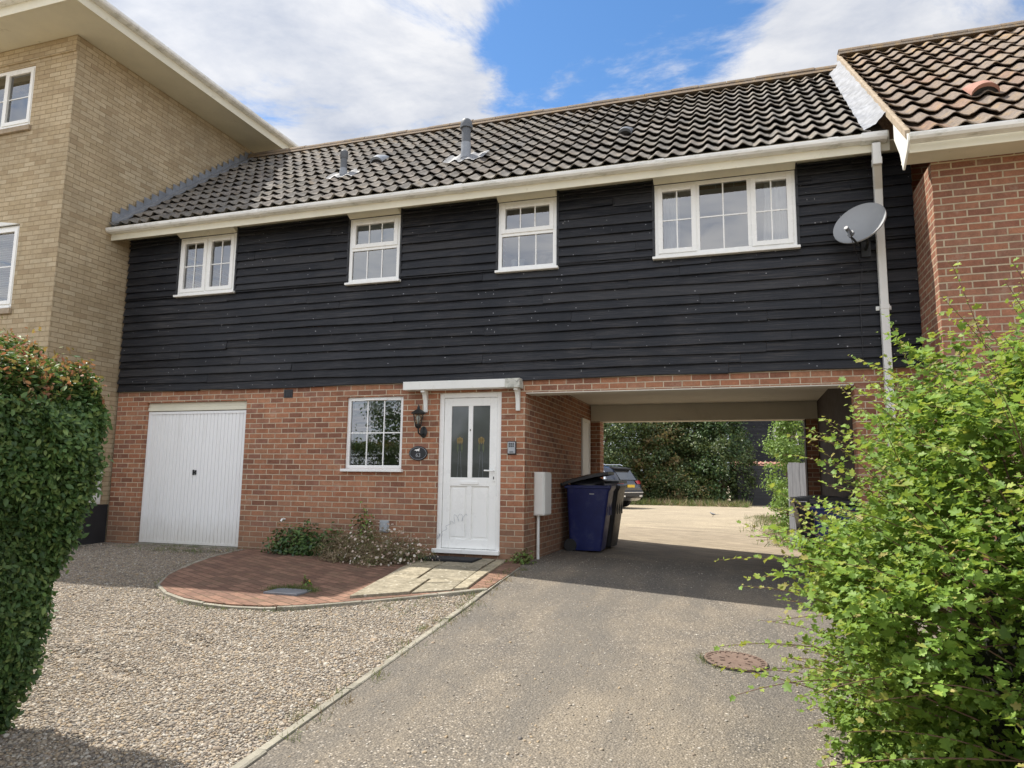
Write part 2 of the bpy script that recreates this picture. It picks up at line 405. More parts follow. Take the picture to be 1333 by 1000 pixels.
STONE_TONES = [(0.31, 0.26, 0.195), (0.20, 0.165, 0.13), (0.37, 0.32, 0.25), (0.13, 0.118, 0.105), (0.28, 0.215, 0.15), (0.48, 0.445, 0.38), (0.215, 0.19, 0.165), (0.33, 0.255, 0.165)]
MAT['gravel'] = gravel_sheet('forecourt_gravel', STONE_TONES, 58)

def stone_mat():
    t = NT('gravel_stone')
    n = len(STONE_TONES)
    c = t.ramp(t.island(), [((i+0.5)/n, x) for i, x in enumerate(STONE_TONES)], 'LINEAR')
    c = t.mix(1.0, c, t.ramp(t.noise(t.obj(), 120, 2, 0.6), [(0.3, 0.8), (0.7, 1.2)]), 'MULTIPLY')
    return t.done(t.pbsdf(c, 0.75, spec=0.35))
MAT['stone'] = stone_mat()

def drive_mat():
    t = NT('worn_tarmac')
    o = t.obj()
    sp = t.n('ShaderNodeSeparateXYZ'); t.set(sp.inputs[0], o)
    v = t.n('ShaderNodeTexVoronoi'); t.set(v.inputs['Vector'], o); v.inputs['Scale'].default_value = 80
    sc = t.n('ShaderNodeSeparateColor'); t.set(sc.inputs[0], v.outputs['Color'])
    chip = t.ramp(sc.outputs[0], [(0.0, (0.06, 0.055, 0.05)), (0.22, (0.115, 0.104, 0.09)), (0.45, (0.18, 0.16, 0.13)), (0.64, (0.25, 0.215, 0.165)), (0.80, (0.34, 0.295, 0.23)), (0.93, (0.54, 0.49, 0.42))], 'CONSTANT')
    tar = t.ramp(t.noise(o, 150, 3, 0.7), [(0.3, (0.075, 0.068, 0.06)), (0.7, (0.18, 0.158, 0.13))])
    c = t.mix(t.ramp(v.outputs['Distance'], [(0.25, 0.05), (0.6, 0.9)]), chip, tar)
    wear = t.noise(t.map(o, scale=(1.0, 0.75, 1)), 0.75, 7, 0.68, 0.4)
    sand = t.mix(t.ramp(t.noise(o, 70, 4, 0.8), [(0.35, 0.0), (0.65, 1.0)]), (0.15, 0.12, 0.085), (0.40, 0.335, 0.245))
    c = t.mix(t.ramp(wear, [(0.42, 0.0), (0.66, 0.55)]), c, sand)
    dk = t.ramp(t.noise(t.map(o, scale=(1, 0.6, 1), loc=(4, 2, 0)), 1.4, 8, 0.72), [(0.52, 0.0), (0.70, 0.42)])
    c = t.mix(dk, c, (0.085, 0.078, 0.07))
    lane = t.ramp(t.noise(t.map(o, scale=(1.5, 0.22, 1), rot=(0, 0, R(4))), 1.6, 6, 0.62), [(0.47, 0.0), (0.66, 0.55)])
    c = t.mix(lane, c, t.mix(t.noise(o, 120, 3, 0.7), (0.07, 0.066, 0.06), (0.16, 0.148, 0.13)))
    # wheel-worn gravelly tan beyond the arch
    yy = t.math('ADD', sp.outputs[1], t.math('MULTIPLY', t.math('SUBTRACT', t.noise(o, 0.9, 5, 0.6), 0.5), 4.0))
    yard = t.mix(t.noise(o, 70, 4, 0.75), (0.17, 0.14, 0.10), (0.46, 0.385, 0.28))
    yard = t.mix(1.0, yard, t.ramp(t.noise(t.map(o, scale=(0.6, 1.6, 1)), 3.0, 7, 0.75), [(0.3, 0.6), (0.7, 1.25)]), 'MULTIPLY')
    c = t.mix(t.ramp(t.math('DIVIDE', t.math('SUBTRACT', yy, 1.2), 2.6), [(0.0, 0.0), (1.0, 1.0)]), c, yard)
    h = t.math('ADD', t.math('MULTIPLY', v.outputs['Distance'], -1.0), t.math('MULTIPLY', t.noise(o, 6, 4, 0.6), 0.7))
    return t.done(t.pbsdf(c, 0.88, normal=t.bump(h, 0.8, 0.009), spec=0.3))
MAT['drive'] = drive_mat()

def yard_mat():
    t = NT('yard_gravel')
    o = t.obj()
    c = t.mix(t.ramp(t.noise(o, 26, 6, 0.85), [(0.3, 0.0), (0.7, 1.0)]), (0.17, 0.14, 0.095), (0.52, 0.44, 0.32))
    c = t.mix(1.0, c, t.ramp(t.noise(t.map(o, scale=(0.5, 2.2, 1)), 2.6, 7, 0.75), [(0.3, 0.62), (0.7, 1.3)]), 'MULTIPLY')
    c = t.mix(t.ramp(t.noise(t.map(o, scale=(0.35, 1.2, 1)), 1.1, 7, 0.7), [(0.42, 0.0), (0.72, 0.75)]), c, (0.22, 0.185, 0.14))
    return t.done(t.pbsdf(c, 0.9, normal=t.bump(t.noise(o, 60, 4, 0.8), 0.7, 0.012), spec=0.2))
MAT['yard'] = yard_mat()

def paver_mat():
    t = NT('red_brick_pavers')
    o = t.obj()
    v = t.map(o, rot=(0, 0, R(28)))
    b = t.n('ShaderNodeTexBrick'); t.set(b.inputs['Vector'], v)
    b.inputs['Color1'].default_value = (0, 0, 0, 1); b.inputs['Color2'].default_value = (1, 1, 1, 1); b.inputs['Mortar'].default_value = (0.5, 0.5, 0.5, 1)
    b.inputs['Scale'].default_value = 1; b.inputs['Brick Width'].default_value = 0.205; b.inputs['Row Height'].default_value = 0.104
    b.inputs['Mortar Size'].default_value = 0.006; b.inputs['Mortar Smooth'].default_value = 0.4
    c = t.ramp(b.outputs[0], [(0.1, (0.155, 0.09, 0.066)), (0.5, (0.205, 0.117, 0.083)), (0.9, (0.25, 0.145, 0.102))])
    c = t.mix(1.0, c, t.ramp(t.noise(o, 30, 4, 0.7), [(0.3, 0.72), (0.7, 1.25)]), 'MULTIPLY')
    c = t.mix(t.ramp(t.noise(o, 2.2, 6, 0.7), [(0.5, 0.0), (0.72, 0.6)]), c, (0.20, 0.14, 0.095))
    c = t.mix(t.math('MULTIPLY', b.outputs[1], 0.8), c, (0.085, 0.065, 0.04))
    c = t.mix(t.math('MULTIPLY', t.ramp(t.noise(o, 3.4, 5, 0.7), [(0.56, 0.0), (0.68, 0.7)]), b.outputs[1]), c, (0.12, 0.15, 0.04))
    h = t.math('SUBTRACT', t.math('MULTIPLY', t.noise(o, 40, 3, 0.6), 0.2), b.outputs[1])
    return t.done(t.pbsdf(c, 0.9, normal=t.bump(h, 0.9, 0.01), spec=0.25))
MAT['paver'] = paver_mat()

def slab_mat():
    t = NT('sandstone_slab')
    o = t.obj()
    c = t.ramp(t.island(), [(0, (0.25, 0.225, 0.17)), (0.5, (0.34, 0.30, 0.22)), (1, (0.40, 0.345, 0.235))])
    c = t.mix(1.0, c, t.ramp(t.noise(o, 16, 7, 0.75), [(0.3, 0.55), (0.7, 1.3)]), 'MULTIPLY')
    c = t.mix(t.ramp(t.noise(o, 6, 7, 0.78), [(0.48, 0.0), (0.62, 0.85)]), c, (0.17, 0.15, 0.105))
    c = t.mix(t.math('LESS_THAN', t.voro(o, 11), 0.16), c, (0.45, 0.42, 0.34))
    return t.done(t.pbsdf(c, 0.9, normal=t.bump(t.noise(o, 30, 5, 0.7), 0.7, 0.01), spec=0.2))
MAT['slab'] = slab_mat()

def leaf_mat(name, tones, trans=(0.25, 0.35, 0.06), tmix=0.3, rough=0.42, spec=0.45):
    t = NT(name)
    n = len(tones)
    c = t.ramp(t.island(), [((i+0.5)/n, x) for i, x in enumerate(tones)])
    c = t.mix(1.0, c, t.ramp(t.noise(t.obj(), 2.5, 3, 0.6), [(0.3, 0.75), (0.7, 1.25)]), 'MULTIPLY')
    p = t.pbsdf(c, rough, spec=spec)
    tr = t.n('ShaderNodeBsdfTranslucent'); t.set(tr.inputs[0], t.mix(0.65, c, trans))
    mx = t.n('ShaderNodeMixShader'); mx.inputs[0].default_value = tmix
    t.set(mx.inputs[1], p); t.set(mx.inputs[2], tr.outputs[0])
    return t.done(mx.outputs[0])
MAT['leaf_hedge'] = leaf_mat('hedge_leaf', [(0.042, 0.088, 0.028), (0.072, 0.14, 0.042), (0.12, 0.205, 0.058), (0.052, 0.11, 0.034), (0.175, 0.25, 0.07)], (0.14, 0.22, 0.04), 0.25, 0.48, 0.4)
MAT['leaf_red'] = leaf_mat('hedge_young_leaf', [(0.32, 0.12, 0.075), (0.26, 0.20, 0.07), (0.20, 0.25, 0.06), (0.13, 0.21, 0.04), (0.12, 0.19, 0.04), (0.30, 0.15, 0.09)], (0.45, 0.2, 0.08), 0.35, 0.6, 0.25)
MAT['leaf_maple'] = leaf_mat('maple_leaf', [(0.10, 0.18, 0.034), (0.145, 0.25, 0.045), (0.195, 0.31, 0.056), (0.245, 0.365, 0.072), (0.155, 0.265, 0.045)], (0.36, 0.46, 0.06), 0.42, 0.52, 0.3)
MAT['leaf_tip'] = leaf_mat('maple_young_leaf', [(0.26, 0.35, 0.06), (0.32, 0.39, 0.08), (0.22, 0.32, 0.06), (0.34, 0.30, 0.10)], (0.42, 0.42, 0.06), 0.42, 0.55, 0.3)
MAT['leaf_dark'] = leaf_mat('evergreen_leaf', [(0.03, 0.058, 0.018), (0.055, 0.095, 0.026), (0.09, 0.13, 0.036), (0.04, 0.075, 0.022), (0.13, 0.155, 0.045)], (0.16, 0.2, 0.04), 0.25, 0.55)
MAT['leaf_rust'] = leaf_mat('rust_tinted_leaf', [(0.10, 0.12, 0.04), (0.20, 0.14, 0.06), (0.26, 0.19, 0.08), (0.14, 0.14, 0.045)], (0.25, 0.18, 0.06), 0.3, 0.5)
MAT['leaf_bright'] = leaf_mat('bright_leaf', [(0.13, 0.23, 0.05), (0.19, 0.30, 0.07), (0.25, 0.36, 0.095), (0.15, 0.26, 0.055)], (0.25, 0.36, 0.06), 0.36, 0.45)
MAT['leaf_mid'] = leaf_mat('shrub_leaf', [(0.03, 0.07, 0.025), (0.05, 0.10, 0.03), (0.08, 0.135, 0.035)], (0.14, 0.22, 0.04), 0.25)
MAT['grassm'] = leaf_mat('grass_blade', [(0.08, 0.12, 0.03), (0.12, 0.16, 0.04), (0.20, 0.19, 0.07), (0.06, 0.10, 0.025)], (0.2, 0.26, 0.06), 0.3, 0.6)
MAT['drygrass'] = leaf_mat('dry_stem', [(0.26, 0.20, 0.125), (0.36, 0.28, 0.18), (0.22, 0.165, 0.10), (0.22, 0.21, 0.09)], (0.3, 0.22, 0.12), 0.25, 0.7)
MAT['petal'] = leaf_mat('daisy_petal', [(0.62, 0.55, 0.46), (0.55, 0.40, 0.33), (0.72, 0.68, 0.60), (0.48, 0.34, 0.26)], (0.7, 0.6, 0.5), 0.3, 0.6)
MAT['carpaint'] = plain('dark_blue_car_paint', (0.016, 0.022, 0.04), 0.25, metal=0.35, vary=0.05, coat=0.8)
MAT['red_lens'] = plain('red_lens', (0.42, 0.02, 0.025), 0.15, vary=0.1)
MAT['plate'] = plain('yellow_plate', (0.75, 0.50, 0.03), 0.35, vary=0.03)
MAT['plum'] = plain('bird_feather', (0.30, 0.31, 0.33), 0.8, vary=0.4, scale=18)

# ------------------------------------------------------------------ mesh helpers
class MB:
    def __init__(s): s.v = []; s.f = []; s.mi = []; s.uv = None; s.k = 0; s.starts = []
    def add(s, vs, fs):
        s.starts.append((len(s.v), len(s.f)))
        b = len(s.v); s.v += [tuple(p) for p in vs]
        for f in fs: s.f.append([b+i for i in f]); s.mi.append(s.k)
    def box(s, x0, x1, y0, y1, z0, z1):
        s.add([(x0, y0, z0), (x1, y0, z0), (x1, y1, z0), (x0, y1, z0), (x0, y0, z1), (x1, y0, z1), (x1, y1, z1), (x0, y1, z1)],
              [(3, 2, 1, 0), (4, 5, 6, 7), (0, 1, 5, 4), (1, 2, 6, 5), (2, 3, 7, 6), (3, 0, 4, 7)])
    def prism(s, prof, axis, a, b):
        n = len(prof)
        def pt(p, t):
            if axis == 'x': return (t, p[0], p[1])
            if axis == 'y': return (p[0], t, p[1])
            return (p[0], p[1], t)
        vs = [pt(p, a) for p in prof]+[pt(p, b) for p in prof]
        fs = [tuple(range(n-1, -1, -1)), tuple(range(n, 2*n))]+[(i, (i+1) % n, n+(i+1) % n, n+i) for i in range(n)]
        s.add(vs, fs)
    def tube(s, pts, r, n=10, cap=True, r2=None):
        pts = [Vector(p) for p in pts]; rings = []
        for i, p in enumerate(pts):
            d = (pts[min(i+1, len(pts)-1)]-pts[max(i-1, 0)]).normalized()
            a = d.orthogonal().normalized() if i == 0 else (a-d*a.dot(d)).normalized()
            b = d.cross(a)
            rr = r if r2 is None else r+(r2-r)*i/(len(pts)-1)
            rings.append([p+a*rr*math.cos(2*math.pi*k/n)+b*rr*math.sin(2*math.pi*k/n) for k in range(n)])
        vs = [q for g in rings for q in g]
        fs = [(i*n+k, i*n+(k+1) % n, (i+1)*n+(k+1) % n, (i+1)*n+k) for i in range(len(pts)-1) for k in range(n)]
        if cap: fs += [tuple(range(n-1, -1, -1)), tuple((len(pts)-1)*n+k for k in range(n))]
        s.add(vs, fs)
    def lathe(s, prof, c, n=20, mat=None):
        vs = []
        for (r, z) in prof:
            for k in range(n):
                a = 2*math.pi*k/n
                p = Vector((r*math.cos(a), r*math.sin(a), z))
                if mat is not None: p = mat @ p
                vs.append((c[0]+p.x, c[1]+p.y, c[2]+p.z))
        fs = [(i*n+k, i*n+(k+1) % n, (i+1)*n+(k+1) % n, (i+1)*n+k) for i in range(len(prof)-1) for k in range(n)]
        fs += [tuple(range(n-1, -1, -1)), tuple((len(prof)-1)*n+k for k in range(n))]
        s.add(vs, fs)
    def grid(s, P):
        h, w = len(P), len(P[0])
        s.add([q for r in P for q in r], [(i*w+j, i*w+j+1, (i+1)*w+j+1, (i+1)*w+j) for i in range(h-1) for j in range(w-1)])
    def wall(s, axis, us, zs, holes, t0, t1):
        us = sorted(set(us)); zs = sorted(set(zs))
        def solid(i, j):
            if i < 0 or j < 0 or i >= len(us)-1 or j >= len(zs)-1: return False
            uc = (us[i]+us[i+1])/2; zc = (zs[j]+zs[j+1])/2
            return not any(a < uc < b and c < zc < d for a, b, c, d in holes)
        def p(u, t, z): return (u, t, z) if axis == 'x' else (t, u, z)
        fl = axis != 'x'
        def q(*pts):
            s.add(pts, [tuple(range(3, -1, -1)) if fl else (0, 1, 2, 3)])
        for i in range(len(us)-1):
            for j in range(len(zs)-1):
                if not solid(i, j): continue
                a, b, c, d = us[i], us[i+1], zs[j], zs[j+1]
                q(p(a, t0, c), p(b, t0, c), p(b, t0, d), p(a, t0, d))
                q(p(b, t1, c), p(a, t1, c), p(a, t1, d), p(b, t1, d))
                if not solid(i-1, j): q(p(a, t1, c), p(a, t0, c), p(a, t0, d), p(a, t1, d))
                if not solid(i+1, j): q(p(b, t0, c), p(b, t1, c), p(b, t1, d), p(b, t0, d))
                if not solid(i, j-1): q(p(a, t1, c), p(b, t1, c), p(b, t0, c), p(a, t0, c))
                if not solid(i, j+1): q(p(a, t0, d), p(b, t0, d), p(b, t1, d), p(a, t1, d))
    def build_each(s, name, mats, parent=None, n=1, **k):
        """one object for every n shapes added"""
        st = s.starts; outs = []
        for i in range(0, len(st), n):
            a = st[i]; b = st[i+n] if i+n < len(st) else (len(s.v), len(s.f))
            m2 = MB(); m2.v = s.v[a[0]:b[0]]; m2.f = [[q-a[0] for q in f] for f in s.f[a[1]:b[1]]]; m2.mi = s.mi[a[1]:b[1]]
            outs.append(m2.build(name, mats, parent, **k))
        return outs
    def build(s, name, mats, parent=None, smooth=False, bevel=0, weld=False, local=False, segs=2):
        me = bpy.data.meshes.new(name)
        me.from_pydata(s.v, [], s.f)
        if not isinstance(mats, (list, tuple)): mats = [mats]
        for x in mats: me.materials.append(MAT[x] if isinstance(x, str) else x)
        me.polygons.foreach_set('material_index', s.mi)
        if smooth is True: me.polygons.foreach_set('use_smooth', [True]*len(s.f))
        if s.uv:
            l = me.uv_layers.new(name='uv')
            vi = np.zeros(len(me.loops), dtype=np.int32); me.loops.foreach_get('vertex_index', vi)
            l.data.foreach_set('uv', np.array(s.uv, dtype=np.float32)[vi].ravel())
        me.update()
        o = bpy.data.objects.new(name, me); COL.objects.link(o)
        if parent:
            o.parent = parent
            if parent.type == 'EMPTY' and not local: o.location = -parent.location
        if isinstance(smooth, (int, float)) and smooth is not True and smooth is not False:
            me.shade_smooth() if hasattr(me, 'shade_smooth') else None
            try: me.set_sharp_from_angle(angle=R(smooth))
            except Exception: pass
        if bevel:
            b = o.modifiers.new('bevel', 'BEVEL'); b.width = bevel; b.segments = segs; b.limit_method = 'ANGLE'; b.angle_limit = R(40)
        return o

def thing(name, label, cat, loc=(0, 0, 0), rz=0, group=None):
    o = bpy.data.objects.new(name, None); COL.objects.link(o)
    o.empty_display_size = 0.2
    o.location = loc; o.rotation_euler = (0, 0, rz)
    return tag(o, label, cat, group)
def tag(o, label=None, cat=None, group=None, kind=None):
    if label: o['label'] = label
    if cat: o['category'] = cat
    if group: o['group'] = group
    if kind: o['kind'] = kind
    return o
def copy_tree(o, parent=None):
    c = o.copy(); COL.objects.link(c)
    if parent: c.parent = parent
    for ch in list(o.children): copy_tree(ch, c)
    return c

def inst_mesh(name, T, F, C, ROT, S, mats, parent=None, mi=None):
    """many small copies of a template joined in one mesh. T (k,3) verts, F list of faces, C (n,3), ROT (n,3,3), S (n,) or (n,3)"""
    T = np.asarray(T, dtype=np.float64); n = len(C); k = len(T)
    S = np.asarray(S)
    if S.ndim == 1: S = np.repeat(S[:, None], 3, 1)
    V = np.einsum('nij,nkj->nki', ROT, T[None]*S[:, None, :])+C[:, None, :]
    V = V.reshape(-1, 3)
    fl = np.concatenate([np.array(f) for f in F]); lens = np.array([len(f) for f in F])
    loops = (fl[None]+(np.arange(n)*k)[:, None]).ravel()
    tot = np.tile(lens, n); starts = np.concatenate([[0], np.cumsum(tot)[:-1]])
    me = bpy.data.meshes.new(name)
    me.vertices.add(len(V)); me.vertices.foreach_set('co', V.ravel())
    me.loops.add(len(loops)); me.loops.foreach_set('vertex_index', loops.astype(np.int32))
    me.polygons.add(len(tot)); me.polygons.foreach_set('loop_start', starts.astype(np.int32))
    try: me.polygons.foreach_set('loop_total', tot.astype(np.int32))
    except Exception: pass
    if not isinstance(mats, (list, tuple)): mats = [mats]
    for x in mats: me.materials.append(MAT[x])
    if mi is not None: me.polygons.foreach_set('material_index', np.repeat(np.asarray(mi, dtype=np.int32), len(F)))
    me.update(calc_edges=True)
    me.validate()
    o = bpy.data.objects.new(name, me); COL.objects.link(o)
    if parent:
        o.parent = parent
        if parent.type == 'EMPTY': o.location = -parent.location
    return o

def frames(Z, rng, spin=None):
    """rotation matrices whose third column is Z"""
    Z = Z/np.linalg.norm(Z, axis=1, keepdims=True)
    A = rng.normal(size=Z.shape) if spin is None else spin
    A = A-(A*Z).sum(1, keepdims=True)*Z; A /= np.linalg.norm(A, axis=1, keepdims=True)
    B = np.cross(Z, A)
    return np.stack([A, B, Z], axis=2)

# leaf templates: length along +x, unit length 1
LEAF_OVAL = ([(0, 0, 0), (0.3, 0.24, 0.06), (0.65, 0.22, 0.05), (1, 0, -0.04), (0.65, -0.22, 0.05), (0.3, -0.24, 0.06), (0.5, 0, 0)],
             [(0, 6, 2, 1), (6, 3, 2), (0, 5, 4, 6), (6, 4, 3)])
LEAF_LOBED = ([(0, 0, 0), (0.04, 0.24, 0.05), (0.20, 0.40, 0.09), (0.36, 0.24, 0.03), (0.50, 0.44, 0.10), (0.68, 0.40, 0.09), (0.70, 0.17, 0.03), (0.90, 0.13, 0.02), (1.0, 0.0, -0.06),
               (0.90, -0.13, 0.02), (0.70, -0.17, 0.03), (0.68, -0.40, 0.09), (0.50, -0.44, 0.10), (0.36, -0.24, 0.03), (0.20, -0.40, 0.09), (0.04, -0.24, 0.05), (0.42, 0, -0.03)],
              [(0, 16, 3, 2), (0, 2, 1), (16, 6, 5, 4), (16, 4, 3), (16, 8, 7, 6), (0, 14, 13, 16), (0, 15, 14), (16, 12, 11, 10), (16, 13, 12), (16, 10, 9, 8)])
LEAF_CARD = ([(0, 0.0, 0), (0.5, 0.32, 0.1), (1, 0.05, 0), (0.5, -0.32, 0.1)], [(0, 3, 2), (0, 2, 1)])
BLADE = ([(0, 0.04, 0), (0, -0.04, 0), (0.55, -0.03, 0.06), (0.55, 0.03, 0.06), (1, 0, 0.22)], [(0, 1, 2, 3), (3, 2, 4)])

def blob(mb, c, r, seed=0, n=20, amp=0.18, flat=None):
    rg = np.random.default_rng(seed)
    ph = rg.uniform(0, 6.28, 6); P = []
    for i in range(n//2+1):
        th = math.pi*i/(n//2); row = []
        for j in range(n+1):
            a = 2*math.pi*(j % n)/n
            k = 1+amp*(math.sin(3*a+ph[0])*math.sin(2*th+ph[1])+0.6*math.sin(5*a+ph[2])*math.sin(4*th+ph[3]))
            z = c[2]+r[2]*k*math.cos(th)
            if flat is not None: z = max(z, flat)
            row.append((c[0]+r[0]*k*math.sin(th)*math.cos(a), c[1]+r[1]*k*math.sin(th)*math.sin(a), z))
        P.append(row)
    mb.grid(P)

# ------------------------------------------------------------------ ground
def gh(x, y):
    z = -0.12
    if y < 0: z += 0.04*max(y, -12)
    k = min(max(x-1.3, 0), 4.2)*-0.055
    w = 1.0 if y < 5 else max(0.0, 1-(y-5)/6)
    if y < -12: w *= max(0, 1-(-12-y)/10)
    return z+k*w
def ruts(x, y):
    yc = y+0.10*math.sin(x*1.7)+0.05*math.sin(x*4.3+1)
    z = 0.012*math.sin(x*2.3+y*1.1)*math.sin(y*2.9-x*0.8)+0.006*math.sin(x*7.1+y*5.3)*math.sin(y*8.3-x*3.1)
    for c, a, b in ((-4.35, -1.2, 1.0), (-5.05, -2.5, 0.9), (-3.75, -0.6, 1.2)):
        if a < x < b:
            e = math.sin(math.pi*(x-a)/(b-a))*(0.6+0.4*math.sin(x*9+c))
            z += e*(-0.030*math.exp(-((yc-c)/0.06)**2)+0.016*math.exp(-((yc-c-0.13)/0.07)**2)+0.016*math.exp(-((yc-c+0.13)/0.07)**2))
    return z
def sheet(name, pts_fn, mat, us, vs, off, label=None):
    mb = MB()
    P = []
    for v in vs:
        row = []
        for u in us:
            x, y = pts_fn(u, v)
            row.append((x, y, gh(x, y)+off-(0.07 if name == 'ground' and -11.5 < y < 0 and x < 1.6 else 0)+(ruts(x, y) if name == 'gravel_forecourt' and -7 < y < -0.4 else 0)))
        P.append(row)
    mb.grid(P)
    o = mb.build(name, mat, smooth=True)
    return tag(o, kind='structure')
def lin(a, b, n): return [a+(b-a)*i/(n-1) for i in range(n)]
xs = [-600, -200, -80, -40, -20]+lin(-12, 14, 53)+[20, 40, 80, 200, 600]
ys = [-600, -200, -80, -40, -22]+lin(-14, 14, 57)+[20, 30, 45, 80, 200, 600]
sheet('ground', lambda u, v: (u, v), 'yard', xs, ys, -0.012)
KERB = [(1.30, -0.42), (1.336, -1.0), (1.473, -2.725), (1.593, -4.39), (1.664, -5.39), (1.708, -6.0), (1.80, -7.6), (1.9, -11)]
def kx(y):
    for (xa, ya), (xb, yb) in zip(KERB, KERB[1:]):
        if yb <= y <= ya: return xa+(xb-xa)*(y-ya)/(yb-ya)
    return KERB[0][0] if y > KERB[0][1] else KERB[-1][0]
def kxd(y): return kx(y) if y < -0.42 else 1.24
sheet('driveway', lambda u, v: (kxd(v)+(5.15-kxd(v))*u if v > 0 else kxd(v)+(9.0-kxd(v))*u, v), 'drive', lin(0, 1, 22),
      lin(-11, -0.45, 44)+[-0.3, -0.1, 0.001]+lin(0.2, 8, 30), 0.004)
sheet('gravel_forecourt', lambda u, v: (-13+(kx(v)+13)*u, v), 'gravel', lin(0, 0.5, 12)+lin(0.52, 1, 110), lin(-11, -7.1, 8)+lin(-7, -0.4, 130)+[-0.2, -0.003], 0.0)

# loose stones over the forecourt, thinner where the drive begins
ico_v = []; ico_f = []
def ico():
    ph = (1+5**.5)/2
    v = np.array([(-1, ph, 0), (1, ph, 0), (-1, -ph, 0), (1, -ph, 0), (0, -1, ph), (0, 1, ph), (0, -1, -ph), (0, 1, -ph), (ph, 0, -1), (ph, 0, 1), (-ph, 0, -1), (-ph, 0, 1)])
    v /= np.linalg.norm(v[0])
    f = [(0, 11, 5), (0, 5, 1), (0, 1, 7), (0, 7, 10), (0, 10, 11), (1, 5, 9), (5, 11, 4), (11, 10, 2), (10, 7, 6), (7, 1, 8), (3, 9, 4), (3, 4, 2), (3, 2, 6), (3, 6, 8), (3, 8, 9), (4, 9, 5), (2, 4, 11), (6, 2, 10), (8, 6, 7), (9, 8, 1)]
    return v, f
IV, IF = ico()
APRON = [(-2.88, -0.02), (-2.88, -0.47), (-2.80, -0.98), (-2.63, -1.48), (-2.26, -2.24), (-1.89, -2.75), (-1.52, -3.04), (-1.12, -3.24), (-0.80, -3.32), (-0.50, -3.35), (-0.20, -3.31), (0.0, -3.23),
         (0.22, -3.08), (0.41, -2.91), (0.78, -2.55), (1.22, -2.08), (1.40, -1.85)]
APOLY = APRON+[(1.36, -1.25), (1.29, -0.35), (1.2, -0.02)]
def inpoly(x, y, poly):
    c = False; n = len(poly)
    for i in range(n):
        (xa, ya), (xb, yb) = poly[i], poly[i-1]
        if (ya > y) != (yb > y) and x < (xb-xa)*(y-ya)/(yb-ya)+xa: c = not c
    return c
def stones():
    C = []; S = []
    rg = np.random.default_rng(5)
    # nearer the camera the stones are set denser and show larger
    for _ in range(270000):
        y = -0.15-rg.random()**0.8*7.4
        x = -5.6+rg.random()*7.6
        if x > kx(y)-0.03 or inpoly(x, y, APOLY): continue
        d = math.hypot(x-CAM.x, y-CAM.y)
        if d > 6.5 and rg.random() < 0.45: continue
        if x < -1.0 and y < -6.6: continue
        C.append((x, y, gh(x, y)+0.002+(ruts(x, y) if y < -0.4 else 0))); S.append(rg.lognormal(-5.0, 0.36))
    n1 = len(C)
    for _ in range(4500):           # strays on the tarmac
        y = -8.0+rg.random()*10.0
        x = kxd(y)+abs(rg.normal())*1.5
        if x > 5.0: continue
        C.append((x, y, gh(x, y)+0.004)); S.append(rg.lognormal(-5.25, 0.28))
    for _ in range(420):        # coarser bits kicked out on to the wheel track
        x, y = rg.normal(2.9, 0.7), rg.normal(-5.2, 1.1)
        if x > kxd(y)+0.05: C.append((x, y, gh(x, y)+0.005)); S.append(rg.lognormal(-4.75, 0.25))
    C = np.array(C); S = np.array(S)
    SS = np.stack([S*rg.uniform(0.9, 1.5, len(S)), S*rg.uniform(0.75, 1.1, len(S)), S*rg.uniform(0.45, 0.75, len(S))], 1)
    Z = rg.normal(size=(len(S), 3))*0.28+np.array([0, 0, 1.0])
    jit = IV*(1+rg.uniform(-0.14, 0.14, (12, 1)))
    o = inst_mesh('loose_gravel', jit, IF, C, frames(Z, rg), SS, 'stone')
    o.data.polygons.foreach_set('use_smooth', [True]*len(o.data.polygons))
    tag(o, 'loose tan and grey shingle stones covering the forecourt', 'gravel', kind='stuff')
stones()

# concrete edging beside the tarmac and round the brick apron
def edging(name, pts, w, h, seg, lab, up=0.0):
    mb = MB()
    L = [0]
    for a, b in zip(pts, pts[1:]): L.append(L[-1]+math.hypot(b[0]-a[0], b[1]-a[1]))
    def at(s):
        for i in range(len(pts)-1):
            if s <= L[i+1]+1e-6:
                t = (s-L[i])/(L[i+1]-L[i]); return Vector((pts[i][0]+(pts[i+1][0]-pts[i][0])*t, pts[i][1]+(pts[i+1][1]-pts[i][1])*t))
        return Vector(pts[-1])
    s = 0
    while s < L[-1]-0.05:
        e = min(s+seg, L[-1])
        k = max(2, int((e-s)/0.12)+1)
        ring = []
        dz = rnd.uniform(-0.006, 0.006); dx = rnd.uniform(-0.006, 0.006)
        for i in range(k):
            q = s+0.006+(e-s-0.012)*i/(k-1)
            p = at(q); d = (at(min(q+0.03, L[-1]))-at(max(q-0.03, 0))).normalized(); nrm = Vector((-d.y, d.x))
            zb = gh(p.x, p.y)+up
            a = p+nrm*(w/2+dx); b = p-nrm*(w/2-dx)
            ring.append([(b.x, b.y, zb-0.12), (b.x, b.y, zb+h+dz-0.006), (p.x-nrm.x*w*0.36, p.y-nrm.y*w*0.36, zb+h+dz), (p.x+nrm.x*w*0.36, p.y+nrm.y*w*0.36, zb+h+dz), (a.x, a.y, zb+h+dz-0.006), (a.x, a.y, zb-0.12)])
        vs = [q for r in ring for q in r]
        fs = [(i*6+j, i*6+j+1, (i+1)*6+j+1, (i+1)*6+j) for i in range(k-1) for j in range(5)]
        fs += [tuple(range(6)), tuple((k-1)*6+j for j in range(5, -1, -1))]
        mb.add(vs, fs)
        s = e
    o = mb.build(name, 'concrete')
    return tag(o, kind='structure')
edging('kerb', KERB, 0.055, 0.018, 0.9, '')
edging('path_edging', [(x, y) for x, y in APRON[1:]], 0.06, 0.035, 0.75, '', 0.0)

